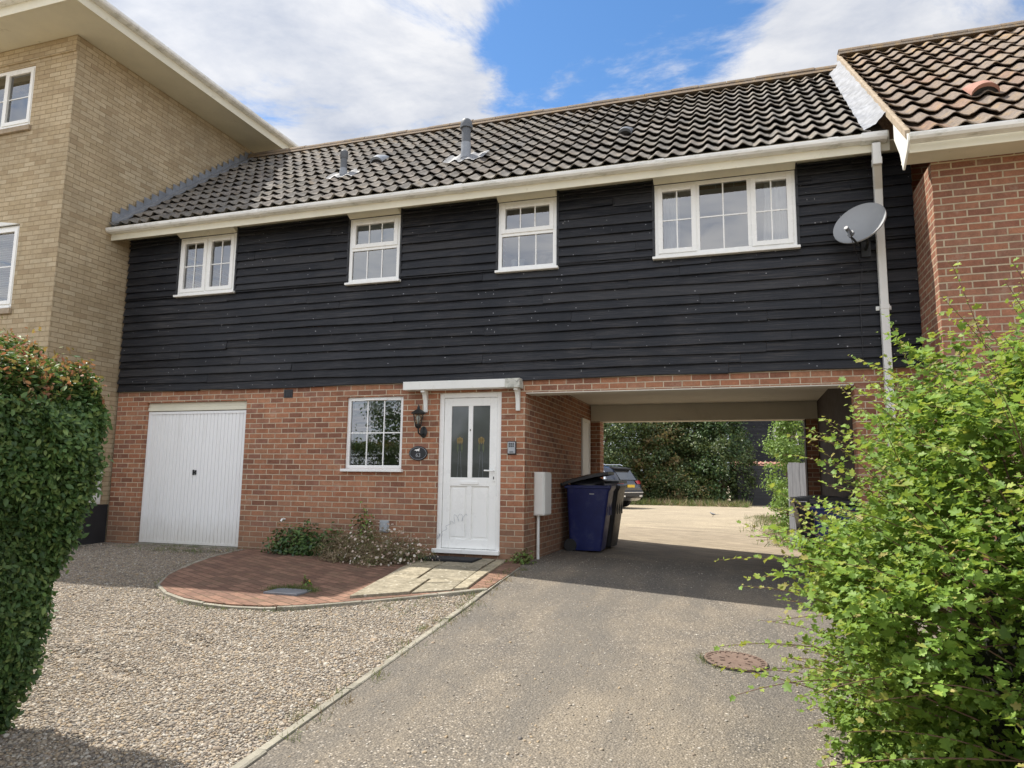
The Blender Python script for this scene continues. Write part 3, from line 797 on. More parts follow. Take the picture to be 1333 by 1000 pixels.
# brick apron (semi-circle of red pavers), sheet with real thickness
def flatpoly(poly, z_fn, thick, mb):
    n = len(poly)
    mb.add([(x, y, z_fn(x, y)) for x, y in poly]+[(x, y, z_fn(x, y)-thick) for x, y in poly],
           [tuple(range(n))]+[(i, n+i, n+(i+1) % n, (i+1) % n) for i in range(n)])
def az(x, y): return -0.10+0.033*y-0.01*max(0, x-0.6)
mb = MB()
flatpoly(list(reversed(APOLY))[::-1], az, 0.1, mb)
tag(mb.build('brick_apron', 'paver'), kind='structure')
PL = [(0.36, -2.80), (-0.09, -0.55), (-0.06, -0.03)]; PR = [(1.25, -1.99), (1.07, -0.62), (1.02, -0.03)]
def pt_(u, v):
    def al(p): 
        w = 0.76
        return (p[0][0]+(p[1][0]-p[0][0])*v/w, p[0][1]+(p[1][1]-p[0][1])*v/w) if v < w else (p[1][0]+(p[2][0]-p[1][0])*(v-w)/(1-w), p[1][1]+(p[2][1]-p[1][1])*(v-w)/(1-w))
    a, b = al(PL), al(PR)
    return (a[0]+(b[0]-a[0])*u, a[1]+(b[1]-a[1])*u)
SL = []
for u0, u1, v0, v1 in ((0, 0.50, 0, 0.33), (0.50, 0.86, 0, 0.22), (0, 0.36, 0.33, 0.60), (0.36, 0.86, 0.33, 0.70), (0.50, 0.86, 0.22, 0.33), (0, 0.36, 0.60, 0.84), (0.36, 0.86, 0.70, 1.0), (0, 0.36, 0.84, 1.0), (0.86, 1, 0, 0.55), (0.86, 1, 0.55, 1.0)):
    g = 0.009
    SL.append([pt_(u0+g, v0+g*0.6), pt_(u1-g, v0+g*0.6), pt_(u1-g, v1-g*0.6), pt_(u0+g, v1-g*0.6)])
mb = MB()
for q in SL:
    dz = rnd.uniform(-0.004, 0.006); tx = rnd.uniform(-0.006, 0.006); ty = rnd.uniform(-0.006, 0.006)
    flatpoly(q, lambda x, y: az(x, y)+0.016+dz+tx*(x-0.5)+ty*(y+1.2), 0.06, mb)
tag(mb.build('slab_path', 'slab', bevel=0.006), kind='structure')

# ------------------------------------------------------------------ the black boarded house
HX0, HX1 = -5.62, 5.87
house = thing('house', 'two storey house with black weatherboarded upper floor over red brick and a carriage arch', 'house', (0, 2.3, -0.12))
WIN = dict(w1=(-4.57, -3.49, 3.765, 4.70), w2=(-1.48, -0.66, 3.735, 4.70), w3=(0.83, 1.65, 3.735, 4.70), w4=(2.94, 4.62, 3.745, 4.70))
GAR = (-5.03, -3.14, -0.11, 2.06); GW = (-1.43, -0.54, 1.055, 2.065); DR = (0.0, 0.90, -0.03, 2.09); PAS = (1.23, 5.16, -0.6, 2.07)
mb = MB()
holes = [GAR, GW, DR, PAS]+list(WIN.values())
mb.wall('x', [HX0, HX1]+[h[i] for h in holes for i in (0, 1)], [-0.6, 4.78]+[h[i] for h in holes for i in (2, 3)], holes, 0.0, 0.28)
# passage side walls and rear piers, rear wall
mb.wall('y', [0.281, 4.25], [-0.6, 2.33], [], 0.95, 1.23)
mb.box(0.95, 1.40, 4.251, 4.60, -0.6, 2.329)
mb.wall('y', [0.281, 4.25], [-0.6, 2.33], [], 5.18, 5.5)
mb.box(4.97, 5.5, 4.251, 4.60, -0.6, 2.329)
mb.box(HX0, 0.949, 4.30, 4.60, -0.6, 2.33)
mb.box(5.501, HX1, 4.30, 4.60, -0.6, 2.33)
mb.box(HX0, HX1, 4.30, 4.599, 2.52, 5.6)
mb.box(HX0, HX0+0.25, 0.281, 4.299, -0.6, 2.33)
mb.box(HX0, HX0+0.25, 0.281, 4.299, 2.52, 4.78)
mb.box(HX1-0.25, HX1, 0.281, 4.299, 2.52, 4.78)
mb.build('brick_wall', 'brick', house)
mb = MB(); mb.box(HX0+0.01, HX1-0.01, 0.281, 4.29, 2.331, 2.519)
mb.build('passage_ceiling', 'plaster', house)
mb = MB(); mb.box(1.401, 4.969, 4.27, 4.58, 2.03, 2.33); mb.box(1.232, 1.40, 4.225, 4.249, 2.03, 2.33); mb.box(4.97, 5.158, 4.225, 4.249, 2.03, 2.33)
mb.box(1.401, 4.969, 4.235, 4.268, 2.026, 2.33)
mb.build('beam', 'plaster', house)
mb = MB(); mb.box(1.235, 5.155, 0.004, 0.276, 2.056, 2.069)
mb.build('lintel', 'plaster', house)
mb = MB(); mb.box(HX0+0.26, HX1-0.26, 0.29, 4.29, 4.79, 4.84)
mb.build('upper_ceiling', 'interior', house)
# room partitions
mb = MB()
for x in (-2.5, 0.1, 2.3): mb.box(x, x+0.1, 0.29, 4.29, 2.52, 4.785)
for x in (-3.0, -0.2): mb.box(x, x+0.1, 0.29, 4.29, -0.1, 2.33)
mb.box(-5.3, 0.94, 0.29, 4.29, -0.18, -0.11)
mb.box(-5.3, 5.6, 3.2, 3.25, 2.52, 4.785)
mb.box(-2.9, 0.94, 2.6, 2.65, -0.1, 2.33)
mb.build_each('partition', 'interior', house)
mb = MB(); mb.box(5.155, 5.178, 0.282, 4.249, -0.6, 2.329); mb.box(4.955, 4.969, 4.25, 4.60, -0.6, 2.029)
mb.build('unlit_wall_sheet', 'dark_brown', house)  # dark sheet over the brick, the unlit look of the wall put into its colour
# thin white jamb trim of the concrete sill under garage
mb = MB(); mb.box(-5.03, -3.14, -0.02, 0.2, -0.16, -0.105)
mb.build('garage_threshold', 'concrete', house)

# weatherboarding
def cladding():
    mb = MB()
    z = 2.235; H = 0.1255; row = 0
    rg = random.Random(3)
    def seg(xa, xb, za, zb, lip):
        n = max(2, int((xb-xa)/0.35)+1)
        ph = rg.uniform(0, 6.28); ph2 = rg.uniform(0, 6.28); dz = rg.uniform(-0.008, 0.008); amp = rg.uniform(0.001, 0.011)
        R_ = []
        for i in range(n):
            x = xa+(xb-xa)*i/(n-1)
            w = amp*math.sin(x*1.9+ph)+0.0015*math.sin(x*5.3+ph2)
            yo = 0.005*math.sin(x*1.3+ph2)+0.003*math.sin(x*3.7+ph)+rg.uniform(-0.001, 0.001)
            zb0 = za+(dz+w if lip else 0)
            yb = -0.044+yo
            R_.append([(x, -0.004, zb0), (x, yb, zb0+0.001), (x, yb-0.001, zb0+0.008), (x, -0.013+yo*0.5, zb), (x, -0.002, zb)])
        vs = [q for r in R_ for q in r]
        fs = [(i*5+j, i*5+j+1, (i+1)*5+j+1, (i+1)*5+j)[::-1] for i in range(n-1) for j in range(4)]
        fs += [tuple(range(5)), tuple((n-1)*5+j for j in range(4, -1, -1))]
        mb.add(vs, fs)
    while z < 4.78:
        z1 = min(z+H+0.012, 4.782)
        cuts = sorted({z, z1} | {w[i] for w in WIN.values() for i in (2, 3) if z < w[i] < z1})
        # butt joints
        xs_ = [HX0]; x = HX0+rg.uniform(0.8, 4.2)
        while x < HX1-0.4: xs_.append(x); x += rg.choice([2.4, 3.0, 3.6, 4.2, 4.8])
        xs_.append(HX1)
        for za, zb in zip(cuts, cuts[1:]):
            zc = (za+zb)/2
            iv = []
            for a, b in zip(xs_, xs_[1:]): iv.append((a, b))
            for w in WIN.values():
                if w[2] < zc < w[3]:
                    nv = []
                    for a, b in iv:
                        if b <= w[0] or a >= w[1]: nv.append((a, b)); continue
                        if a < w[0]: nv.append((a, w[0]-0.006))
                        if b > w[1]: nv.append((w[1]+0.006, b))
                    iv = nv
            for a, b in iv:
                if b-a > 0.03: seg(a+0.001, b-0.001, za, zb, za == z)
        z += H; row += 1
    return mb.build('weatherboarding', 'board', house)
cladding()
mb = MB()
for w in WIN.values():       # black edge strips either side of the upper windows
    mb.box(w[0]-0.03, w[0]-0.002, -0.042, 0.0, w[2]+0.01, 4.78)
    mb.box(w[1]+0.002, w[1]+0.03, -0.042, 0.0, w[2]+0.01, 4.78)
mb.build_each('board_trim', 'black_board', house)

# windows: frame (> glass, glazing_bar, sill, vent)
def window(parent, x0, x1, z0, z1, yf, lights, rows=2, dep=0.07, sill=0.035, curtain=None, sillout=0.06, vents=True, transom=None, over=0.03, fm='upvc'):
    """lights: list of (xa, xb, cols, opening) fractions"""
    fr = MB(); gl = MB(); gb = MB(); vt = MB()
    o = 0.052
    yb = yf+dep
    fr.box(x0, x0+o, yf, yb, z0, z1); fr.box(x1-o, x1, yf, yb, z0, z1)
    fr.box(x0+o, x1-o, yf, yb, z1-o, z1); fr.box(x0+o, x1-o, yf, yb, z0, z0+o)
    W = x1-x0
    def light(xa, xb, za, zb, cols, rws, opening):
        if opening:
            k = 0.048; y2 = yf-0.016
            fr.box(xa-0.012, xa+k, y2, yb-0.01, za-0.012, zb+0.012); fr.box(xb-k, xb+0.012, y2, yb-0.01, za-0.012, zb+0.012)
            fr.box(xa+k, xb-k, y2, yb-0.01, zb-k, zb+0.012); fr.box(xa+k, xb-k, y2, yb-0.01, za-0.012, za+k)
            xa, xb, za, zb = xa+k, xb-k, za+k, zb-k
            if vents: vt.box(xa+0.01, xb-0.01, y2-0.012, y2, zb+0.018, zb+0.030)
        yg = yf+0.022
        gl.add([(xa, yg, za), (xb, yg, za), (xb, yg, zb), (xa, yg, zb)], [(0, 1, 2, 3)])
        g = 0.008
        for c in range(1, cols):
            xc = xa+(xb-xa)*c/cols; gb.box(xc-g, xc+g, yg-0.008, yg+0.006, za, zb)
        for r_ in range(1, rws):
            zc = za+(zb-za)*r_/rws; gb.box(xa, xb, yg-0.0065, yg+0.004, zc-g, zc+g)
    if transom is None:
        for i, (a, b, cols, op) in enumerate(lights):
            xa = x0+o if a == 0 else x0+W*a+0.027
            xb = x1-o if b == 1 else x0+W*b-0.027
            light(xa, xb, z0+o, z1-o, cols, rows, op)
            if b != 1: fr.box(x0+W*b-0.027, x0+W*b+0.027, yf, yb, z0+o, z1-o)
    else:
        zt = z0+(z1-z0)*transom
        fr.box(x0+o, x1-o, yf, yb, zt-0.026, zt+0.026)
        light(x0+o, x1-o, z0+o, zt-0.026, lights[0][2], 1, False)
        light(x0+o, x1-o, zt+0.026, z1-o, lights[0][2], 1, True)
    w = fr.build('window', fm, parent, bevel=0.004)
    gl.build_each('glass', 'glass', w)
    if gb.v: gb.build_each('glazing_bar', 'upvc', w)
    if vt.v: vt.build_each('trickle_vent', 'upvc', w)
    if sill:
        s_ = MB(); s_.box(x0-over, x1+over, yf-sillout, yb-0.005, z0-sill, z0-0.001)
        s_.build('sill', 'upvc', w, bevel=0.006)
    for ca in (curtain or []):
        xa, xb = ca; P = []
        for zi in lin(z0+0.02, z1-0.02, 6):
            row = []
            for i in range(40):
                x = xa+(xb-xa)*i/39
                row.append((x+0.02*math.sin(zi*3+i), yb+0.09+0.022*math.sin(i*1.15+0.6*math.sin(zi*2.1)), zi))
            P.append(row)
        c = MB(); c.grid(P); c.build('curtain', 'net', w, smooth=True)
    return w
YF = -0.028
w = WIN['w1']; window(house, *w, YF, [(0, 0.5, 2, True), (0.5, 1, 2, True)])
w = WIN['w2']; w2o = window(house, *w, YF, [(0, 1, 3, True)], transom=0.52)
mb = MB(); mb.box(w[0]+0.05, w[1]-0.05, YF+0.045, YF+0.055, w[2]+0.05, w[3]-0.05); mb.build('obscure_glass', 'obscure_green', w2o)
w = WIN['w3']; w3o = window(house, *w, YF, [(0, 1, 3, True)], transom=0.52)
mb = MB(); mb.box(1.30, 1.60, 0.05, 0.20, 3.79, 3.99); mb.build('storage_box', 'mortar_bed', w3o, bevel=0.01)
for xc in (1.02, 1.13):
    mb = MB(); mb.lathe([(0.03, 3.79), (0.045, 3.90), (0.045, 3.91), (0.02, 3.91)], (xc, 0.10, 0), 14); mb.build('cup', 'net', w3o, smooth=40)
w = WIN['w4']; window(house, *w, YF, [(0, 0.315, 2, True), (0.315, 0.685, 2, False), (0.685, 1, 2, True)], curtain=[(2.98, 3.22), (4.26, 4.6)])
gw_ = window(house, *GW, 0.035, [(0, 1, 3, False)], sillout=0.10, sill=0.04, vents=True)
mb = MB(); mb.box(-1.37, -0.60, 0.11, 0.12, 1.90, 2.03)
mb.build('roller_blind', 'net', gw_)
mb = MB(); mb.box(-1.16, -0.80, 0.010, 0.034, 2.022, 2.036); mb.build('trickle_vent', 'upvc', gw_)

# front door
def front_door():
    x0, x1, z0, z1 = DR
    y0 = 0.03
    fr = MB(); o = 0.065
    fr.box(x0, x0+o, y0, y0+0.07, z0, z1); fr.box(x1-o, x1, y0, y0+0.07, z0, z1); fr.box(x0+o, x1-o, y0, y0+0.07, z1-o, z1)
    df = fr.build('door_frame', 'upvc', house, bevel=0.004)
    s_ = MB(); s_.box(x0-0.03, x1+0.01, y0-0.09, y0+0.06, z0-0.005, z0+0.05); s_.build('door_sill', 'upvc', df, bevel=0.006)
    xa, xb, za, zb = x0+o+0.004, x1-o-0.004, z0+0.055, z1-o-0.004
    d = MB(); yd = y0+0.012; yk = yd+0.045
    st = 0.105; zm = za+(zb-za)*0.43; xc = (xa+xb)/2
    gz0 = zm+0.07; gz1 = zb-0.11; pz0 = za+0.12; pz1 = zm-0.045
    d.box(xa, xa+st, yd, yk, za, zb); d.box(xb-st, xb, yd, yk, za, zb)
    d.box(xa+st, xb-st, yd, yk, gz1, zb); d.box(xa+st, xb-st, yd, yk, pz1, gz0); d.box(xa+st, xb-st, yd, yk, za, pz0)
    d.box(xc-0.032, xc+0.032, yd+0.001, yk, gz0, gz1); d.box(xc-0.032, xc+0.032, yd+0.001, yk, pz0, pz1)
    for a, b in ((xa+st, xc-0.032), (xc+0.032, xb-st)):
        d.box(a, b, yd+0.02, yk-0.004, pz0, pz1)
        d.box(a+0.03, b-0.03, yd+0.012, yd+0.022, pz0+0.03, pz1-0.03)
    door = d.build('front_door', 'upvc', house, bevel=0.004)
    for a, b in ((xa+st, xc-0.032), (xc+0.032, xb-st)):
        g = MB(); g.box(a, b, yd+0.015, yd+0.03, gz0, gz1); gg = g.build('door_glass', 'glass_obscure', door)
        cx = (a+b)/2; zz = gz0+(gz1-gz0)*0.47
        f = MB()      # leaded tulip motif
        for dx, dz, sx, sz, k in ((0, 0.05, 0.022, 0.06, 0), (-0.028, 0.04, 0.018, 0.055, 0), (0.028, 0.04, 0.018, 0.055, 0), (-0.03, -0.06, 0.014, 0.07, 1), (0.03, -0.06, 0.014, 0.07, 1)):
            f.k = k
            f.prism([(cx+dx-sx, zz+dz), (cx+dx, zz+dz-sz), (cx+dx+sx, zz+dz), (cx+dx+sx*0.6, zz+dz+sz*0.7), (cx+dx-sx*0.6, zz+dz+sz*0.7)][::-1], 'y', yd+0.0125, yd+0.0148)
        f.build('tulip_motif', [MOTIF_Y, MOTIF_G], gg)
        l = MB()
        for dx in (-0.03, 0.03): l.tube([(cx+dx, yd+0.014, gz0), (cx+dx*0.4, yd+0.014, zz-0.1)], 0.0018, 5)
        l.build('lead_came', 'lead', gg)
    h = MB(); h.box(xb-0.055, xb-0.02, yd-0.010, yd, zm+0.02, zm+0.22); h.tube([(xb-0.037, yd-0.005, zm+0.16), (xb-0.037, yd-0.05, zm+0.16), (xb-0.16, yd-0.05, zm+0.165)], 0.010, 8)
    hh = h.build('door_handle', 'upvc', door, bevel=0.002)
    k = MB(); k.box(xb-0.044, xb-0.031, yd-0.013, yd-0.0105, zm+0.05, zm+0.085); k.build('keyhole', 'dark', hh)
    l = MB(); l.box(xc-0.13, xc+0.13, yd-0.012, yd-0.0005, zm-0.022, zm+0.022); l.build('letterbox', 'upvc', door, bevel=0.004)
    n = MB(); n.box(xc-0.006, xc+0.006, yd-0.006, yd, gz0+0.62, gz0+0.645); n.build('door_knocker', 'iron', door)
    # pencil scribble low on the panels
    s = MB(); pts = []
    for i in range(46):
        t = i/45; pts.append((xa-0.02+0.36*t+0.02*math.sin(t*40), yd-0.0006, pz0+0.02+0.26*math.sin(min(1, t*1.4)*1.5)+0.05*math.sin(t*34)*(t > 0.45)))
    s.tube(pts, 0.0016, 4)
    s.tube([(xa-0.035+0.022*math.cos(i*0.7), yd-0.0215+0.0, pz0+0.03+0.035*math.sin(i*0.7+0.2*i)) for i in range(14)], 0.0016, 4)
    s.build('pencil_scribble', 'flue_light', door)
MOTIF_Y = plain('yellow_glass', (0.22, 0.16, 0.06), 0.3, vary=0.1)
MOTIF_G = plain('green_glass', (0.09, 0.11, 0.06), 0.3, vary=0.1)
front_door()

# garage door: vertical ribs, white head board, handle
def garage():
    x0, x1, z0, z1 = GAR
    zt = z1-0.13
    prof = []; x = x0+0.012; n = 28; W = (x1-0.02-x)/n
    for i in range(n):
        a = x+i*W; prof += [(a, 0.062), (a+W*0.78, 0.062), (a+W*0.82, 0.071), (a+W*0.95, 0.071)]
    prof.append((x1-0.02, 0.062)); back = [(x1-0.02, 0.10), (x0+0.012, 0.10)]
    mb = MB(); mb.prism(prof+back, 'z', z0+0.015, zt-0.012)
    g = mb.build('garage_door', 'garage_white', house)
    e = MB()
    e.box(x0+0.006, x0+0.05, 0.05, 0.061, z0+0.012, zt-0.01); e.box(x1-0.055, x1-0.012, 0.05, 0.061, z0+0.012, zt-0.01)
    e.box(x0+0.05, x1-0.055, 0.05, 0.061, zt-0.05, zt-0.01); e.box(x0+0.05, x1-0.055, 0.052, 0.061, z0+0.012, z0+0.05)
    e.build('door_edge', 'garage_white', g)
    h = MB(); h.box(-4.095, -4.07, 0.045, 0.061, 0.94, 1.02); h.box(-4.055, -4.03, 0.045, 0.061, 0.945, 1.015); h.box(-4.07, -4.055, 0.05, 0.061, 0.97, 0.99)
    h.build('garage_handle', 'iron', g, bevel=0.004)
    t = MB(); t.box(x0, x1, 0.035, 0.12, zt, zt+0.06); t.box(x0, x1, 0.05, 0.13, zt+0.061, z1)
    t.build('garage_head_board', 'cream', house, bevel=0.005)
garage()

# eaves
mb = MB(); mb.box(HX0-0.07, 5.60, -0.372, -0.352, 4.662, 4.90)
mb.prism([(-0.351, 4.67), (-0.335, 4.67), (-0.30, 4.70), (-0.30, 4.72), (-0.351, 4.72)], 'x', HX0, 5.6)
mb.build('fascia', 'cream', house, bevel=0.004)
mb = MB(); mb.box(HX0-0.06, HX1-0.001, -0.350, -0.001, 4.786, 4.80)
for w in WIN.values():
    mb.prism([(-0.05, 4.702), (0.0, 4.702), (0.0, 4.785), (-0.20, 4.785), (-0.18, 4.765)], 'x', w[0]-0.004, w[1]+0.004)
mb.build('soffit', 'cream', house, bevel=0.003)
def gutter_mb(mb, x0, x1, y, z):
    prof = [(y, z+0.05), (y-0.095, z+0.05), (y-0.118, z+0.046), (y-0.118, z+0.030), (y-0.112, z+0.005), (y-0.090, z-0.018), (y-0.04, z-0.028), (y, z-0.028)]
    outer = prof[2:]
    inner = [(a*0+(y-0.006-(y-0.006-a)*0.93), z+0.05-(z+0.05-b)*0.94 if b < z+0.04 else b) for a, b in outer][::-1]
    mb.prism((outer+inner)[::-1], 'x', x0, x1)
mb = MB(); gutter_mb(mb, HX0-0.08, 5.555, -0.3725, 4.79)
g = mb.build('gutter', 'gutter', house)
mb = MB()
for x in (-5.69, -2.88, 0.35, 3.0, 4.95):
    q = [(-0.374, 4.845), (-0.496, 4.842), (-0.497, 4.818), (-0.490, 4.79), (-0.466, 4.766), (-0.41, 4.756), (-0.374, 4.756)]
    mb.prism(q[::-1], 'x', x, x+(0.11 if x != -5.69 else 0.02))
mb.prism([(-0.374, 4.848), (-0.5, 4.846), (-0.5, 4.814), (-0.494, 4.786), (-0.468, 4.76), (-0.41, 4.75), (-0.374, 4.75)][::-1], 'x', 5.30, 5.56)
mb.build_each('gutter_joint', 'gutter', g)
# downpipe
mb = MB()
dp = [(5.45, -0.42, 4.73), (5.45, -0.42, 4.52), (5.50, -0.12, 4.30), (5.50, -0.09, 4.0), (5.50, -0.09, -0.32)]
def sqpipe(mb, pts, w):
    P = []
    for p in pts:
        P.append([(p[0]-w, p[1]-w, p[2]), (p[0]+w, p[1]-w, p[2]), (p[0]+w, p[1]+w, p[2]), (p[0]-w, p[1]+w, p[2])])
    vs = [q for r in P for q in r]
    mb.add(vs, [(i*4+j, i*4+(j+1) % 4, (i+1)*4+(j+1) % 4, (i+1)*4+j)[::-1] for i in range(len(P)-1) for j in range(4)])
sqpipe(mb, dp, 0.042)
d = mb.build('downpipe', 'white_paint', house, bevel=0.006)
mb = MB()
for z in (4.02, 2.9, 1.6, 0.4):
    mb.prism([(5.42, -0.046), (5.452, -0.046), (5.452, -0.136), (5.548, -0.136), (5.548, -0.046), (5.58, -0.046), (5.58, -0.036), (5.42, -0.036)], 'z', z, z+0.05)
mb.box(5.402, 5.498, -0.468, -0.372, 4.48, 4.56)
mb.build_each('pipe_bracket', 'white_paint', d, bevel=0.004)

# roofs of real pantiles
def pantiles(name, mat, parent, x0, x1, y0, z0, y1, z1, period, courses, seed, wave=0.023):
    rg = np.random.default_rng(seed)
    L = Vector((0, y1-y0, z1-z0)); ln = L.length; L.normalize(); Nn = Vector((0, -L.z, L.y))
    g = ln/courses
    sub = 10
    n = int(round((x1-x0)/period*sub))
    mb = MB(); mb.uv = []
    V = []; F = []; UV = []
    for c in range(courses):
        xa = x0
        dx = 0.0
        tj = rg.normal(0, 0.0045, 400); td = rg.normal(0, 0.009, 400)
        base = len(V)
        rows = [(0.16*g, 0.030, 1), (0.0, 0.043, 1), (-0.004, 0.050, 0), (0.0, 0.055, 0), (0.5*g, 0.032, 0), (1.04*g, 0.008, 0)]
        for (s, h, under) in rows:
            for i in range(n+1):
                x = xa+(x1-x0)*i/n
                u = (x-x0)/period
                ti = int((u+0.5)//1)
                a = u*2*math.pi
                wv = wave*(math.cos(a)+0.22*math.cos(2*a+0.6))
                t_ = (c*g+s+td[ti % 400]*(1 if s < 0.3*g else 0))
                hh = h+wv+tj[ti % 400]
                p = Vector((x, y0, z0))+L*t_+Nn*hh
                V.append(p[:]); UV.append((ti+0.5+97*0, c+0.5))
        W = n+1
        for r_ in range(len(rows)-1):
            for i in range(n):
                F.append((base+r_*W+i, base+r_*W+i+1, base+(r_+1)*W+i+1, base+(r_+1)*W+i))
    mb.v = V; mb.f = F; mb.mi = [0]*len(F); mb.uv = UV
    return mb.build(name, mat, parent, smooth=35)
ES = 0.803
roof = pantiles('roof', 'tile', house, -5.60, 5.40, -0.43, 4.855, 2.78, 4.855+ES*3.21, 0.205, 12, 2)
RZ = 4.855+ES*3.21
# rear slope, plain boards under it keep the attic dark
mb = MB()
mb.prism([(2.80, RZ+0.03), (5.0, RZ-ES*2.2), (5.0, RZ-ES*2.2-0.06), (2.80, RZ-0.04)], 'x', HX0, 5.58)
mb.prism([(-0.36, 4.88), (2.78, RZ-0.03), (2.78, RZ-0.09), (-0.36, 4.84)], 'x', HX0+0.01, 5.57)
mb.box(HX0, HX1, 4.60, 4.99, 5.58, 5.64)
mb.build_each('roof_deck', 'tile', house)
mb = MB()
def ridge(mb, x0, x1, y, z, r=0.13, ln=0.45):
    x = x0
    while x < x1-0.02:
        e = min(x+ln-0.008, x1); dz = rnd.uniform(-0.008, 0.008); k = rnd.uniform(-0.006, 0.006)
        pr = [(y+r*1.12*math.cos(a), z+r*0.72*math.sin(a)+dz) for a in [math.pi*i/9 for i in range(10)]]
        n = len(pr)
        vs = [(x, p[0], p[1]) for p in pr]+[(e, p[0], p[1]+k) for p in pr]+[(x, y+(p[0]-y)*0.88, z+(p[1]-z)*0.85) for p in pr]+[(e, y+(p[0]-y)*0.88, z+(p[1]-z)*0.85) for p in pr]
        fs = [(i, i+1, n+i+1, n+i) for i in range(n-1)]+[(i+1, i, 2*n+i, 2*n+i+1) for i in range(n-1)]+[(n+i, n+i+1, 3*n+i+1, 3*n+i) for i in range(n-1)]
        mb.add(vs, fs); x += ln
    mb.prism([(y-0.17, z-0.06), (y-0.12, z+0.03), (y+0.12, z+0.03), (y+0.17, z-0.06)], 'x', x0, x1)
ridge(mb, -5.6, 5.52, 2.79, RZ+0.035)
mb.build('ridge_tile', 'ridge', roof, smooth=40)

# stepped lead flashing against the tan wall
mb = MB()
def zr(y): return 4.855+ES*(y+0.43)
y = -0.43
pts_lo = []; 
while y < 2.80:
    e = min(y+0.15, 2.8)
    zt = zr(e)+0.135
    mb.box(HX0+0.001, HX0+0.006, y, e-0.004, zr(y)+0.02, 0.02+zt-0.0)
    y = e
mb.prism([(-0.43, zr(-0.43)+0.06), (2.8, zr(2.8)+0.06), (2.8, zr(2.8)+0.10), (-0.43, zr(-0.43)+0.10)], 'x', HX0+0.006, HX0+0.17)
mb.build('lead_flashing', 'lead', house)

# pale wrinkled upstand between the two roofs
mb = MB(); P = []
for i in range(60):
    t = i/59; y = -0.44+t*3.26; z = zr(y)
    row = []
    for j in range(9):
        s = j/8
        x = 5.33+0.07*t+(5.585-5.33-0.07*t)*s
        row.append((x, y, z+0.052+0.19*s**1.3+0.012*math.sin(i*0.9+j*1.1)+0.008*math.sin(i*2.7-j*0.8)+0.006*math.sin(i*1.7+j*2.9)))
    P.append(row)
mb.grid(P)
mb.build('valley_flashing', 'lead_pale', house, smooth=True)

# flues and vents
def flue(x, y, h, r, cap, split):
    z = zr(y)
    mb = MB(); mb.lathe([(r*1.02, z-0.1), (r*1.02, z+split)], (x, y, 0), 20)
    f = mb.build('flue', 'flue_light', house, smooth=40)
    mb = MB(); mb.lathe([(r*0.95, z+split), (r*0.95, z+h-0.13)], (x, y, 0), 20)
    if cap: mb.lathe([(r*1.0, z+h-0.15), (r*1.32, z+h-0.145), (r*1.34, z+h-0.10), (r*1.18, z+h-0.095), (r*1.22, z+h-0.05), (r*0.9, z+h-0.01), (r*0.2, z+h)], (x, y, 0), 20)
    else: mb.lathe([(r*1.0, z+h-0.14), (r*1.12, z+h-0.13), (r*1.12, z+h-0.02), (r*0.8, z+h)], (x, y, 0), 20)
    mb.build('flue_cowl', 'flue_dark', f, smooth=40)
    mb = MB(); mb.lathe([(r*1.12, z+0.05), (r*1.12, z+0.12), (r*1.0, z+0.125)], (x, y, 0), 20); mb.build('flue_collar', 'flue_light', f, smooth=40)
    P = []; S = 0.235 if cap else 0.19
    for i in range(13):
        v = -S*0.8+1.7*S*i/12; row = []
        for j in range(21):
            u = -S*1.35+2.7*S*j/20
            k = 1+0.12*math.sin(j*1.7+i)
            row.append((x+u, y+v*k*0.75, zr(y+v*k*0.75)+0.078+0.018*math.cos((x+u+5.60)/0.205*2*math.pi)+0.005*math.sin(i*2.1+j*1.3)))
        P.append(row)
    mb = MB(); mb.grid(P); mb.build('lead_slate', 'lead_slate', f, smooth=True)
flue(0.065, 0.60, 0.68, 0.072, True, 0.30)
flue(-2.03, 0.58, 0.47, 0.055, False, 0.17)
def roof_vent(x, y, zf, mat, parent, s=1.0):
    mb = MB(); n = 10; P = []
    L = Vector((0, 1, ES)).normalized(); Nn = Vector((0, -ES, 1)).normalized()
    for k, (t, sc) in enumerate(((-0.16, 1.0), (-0.02, 0.98), (0.16, 0.55), (0.2, 0.3))):
        row = []
        for i in range(n+1):
            a = math.pi*i/n
            p = Vector((x, y, zf(y)))+L*t*s+Nn*(0.05+0.11*sc*math.sin(a)*s)
            row.append((p.x-0.13*s*math.cos(a), p.y, p.z))
        P.append(row)
    mb.grid(P)
    front = [Vector(q)+Vector((0, 0.03, 0.015)) for q in P[0]]
    mb.k = 1; mb.add([q[:] for q in front], [tuple(range(n+1))])
    mb.k = 0
    mb.add([q for q in P[0]]+[(q[0], q[1]+0.03, q[2]-0.03) for q in P[0]], [(i, i+1, n+2+i, n+1+i) for i in range(n)])
    return mb.build('roof_vent', [mat, 'dark'], parent, smooth=40)
roof_vent(-1.72, 1.2, zr, 'flue_light', house, 0.85)
roof_vent(2.45, 0.85, zr, 'flue_dark', house, 0.75)

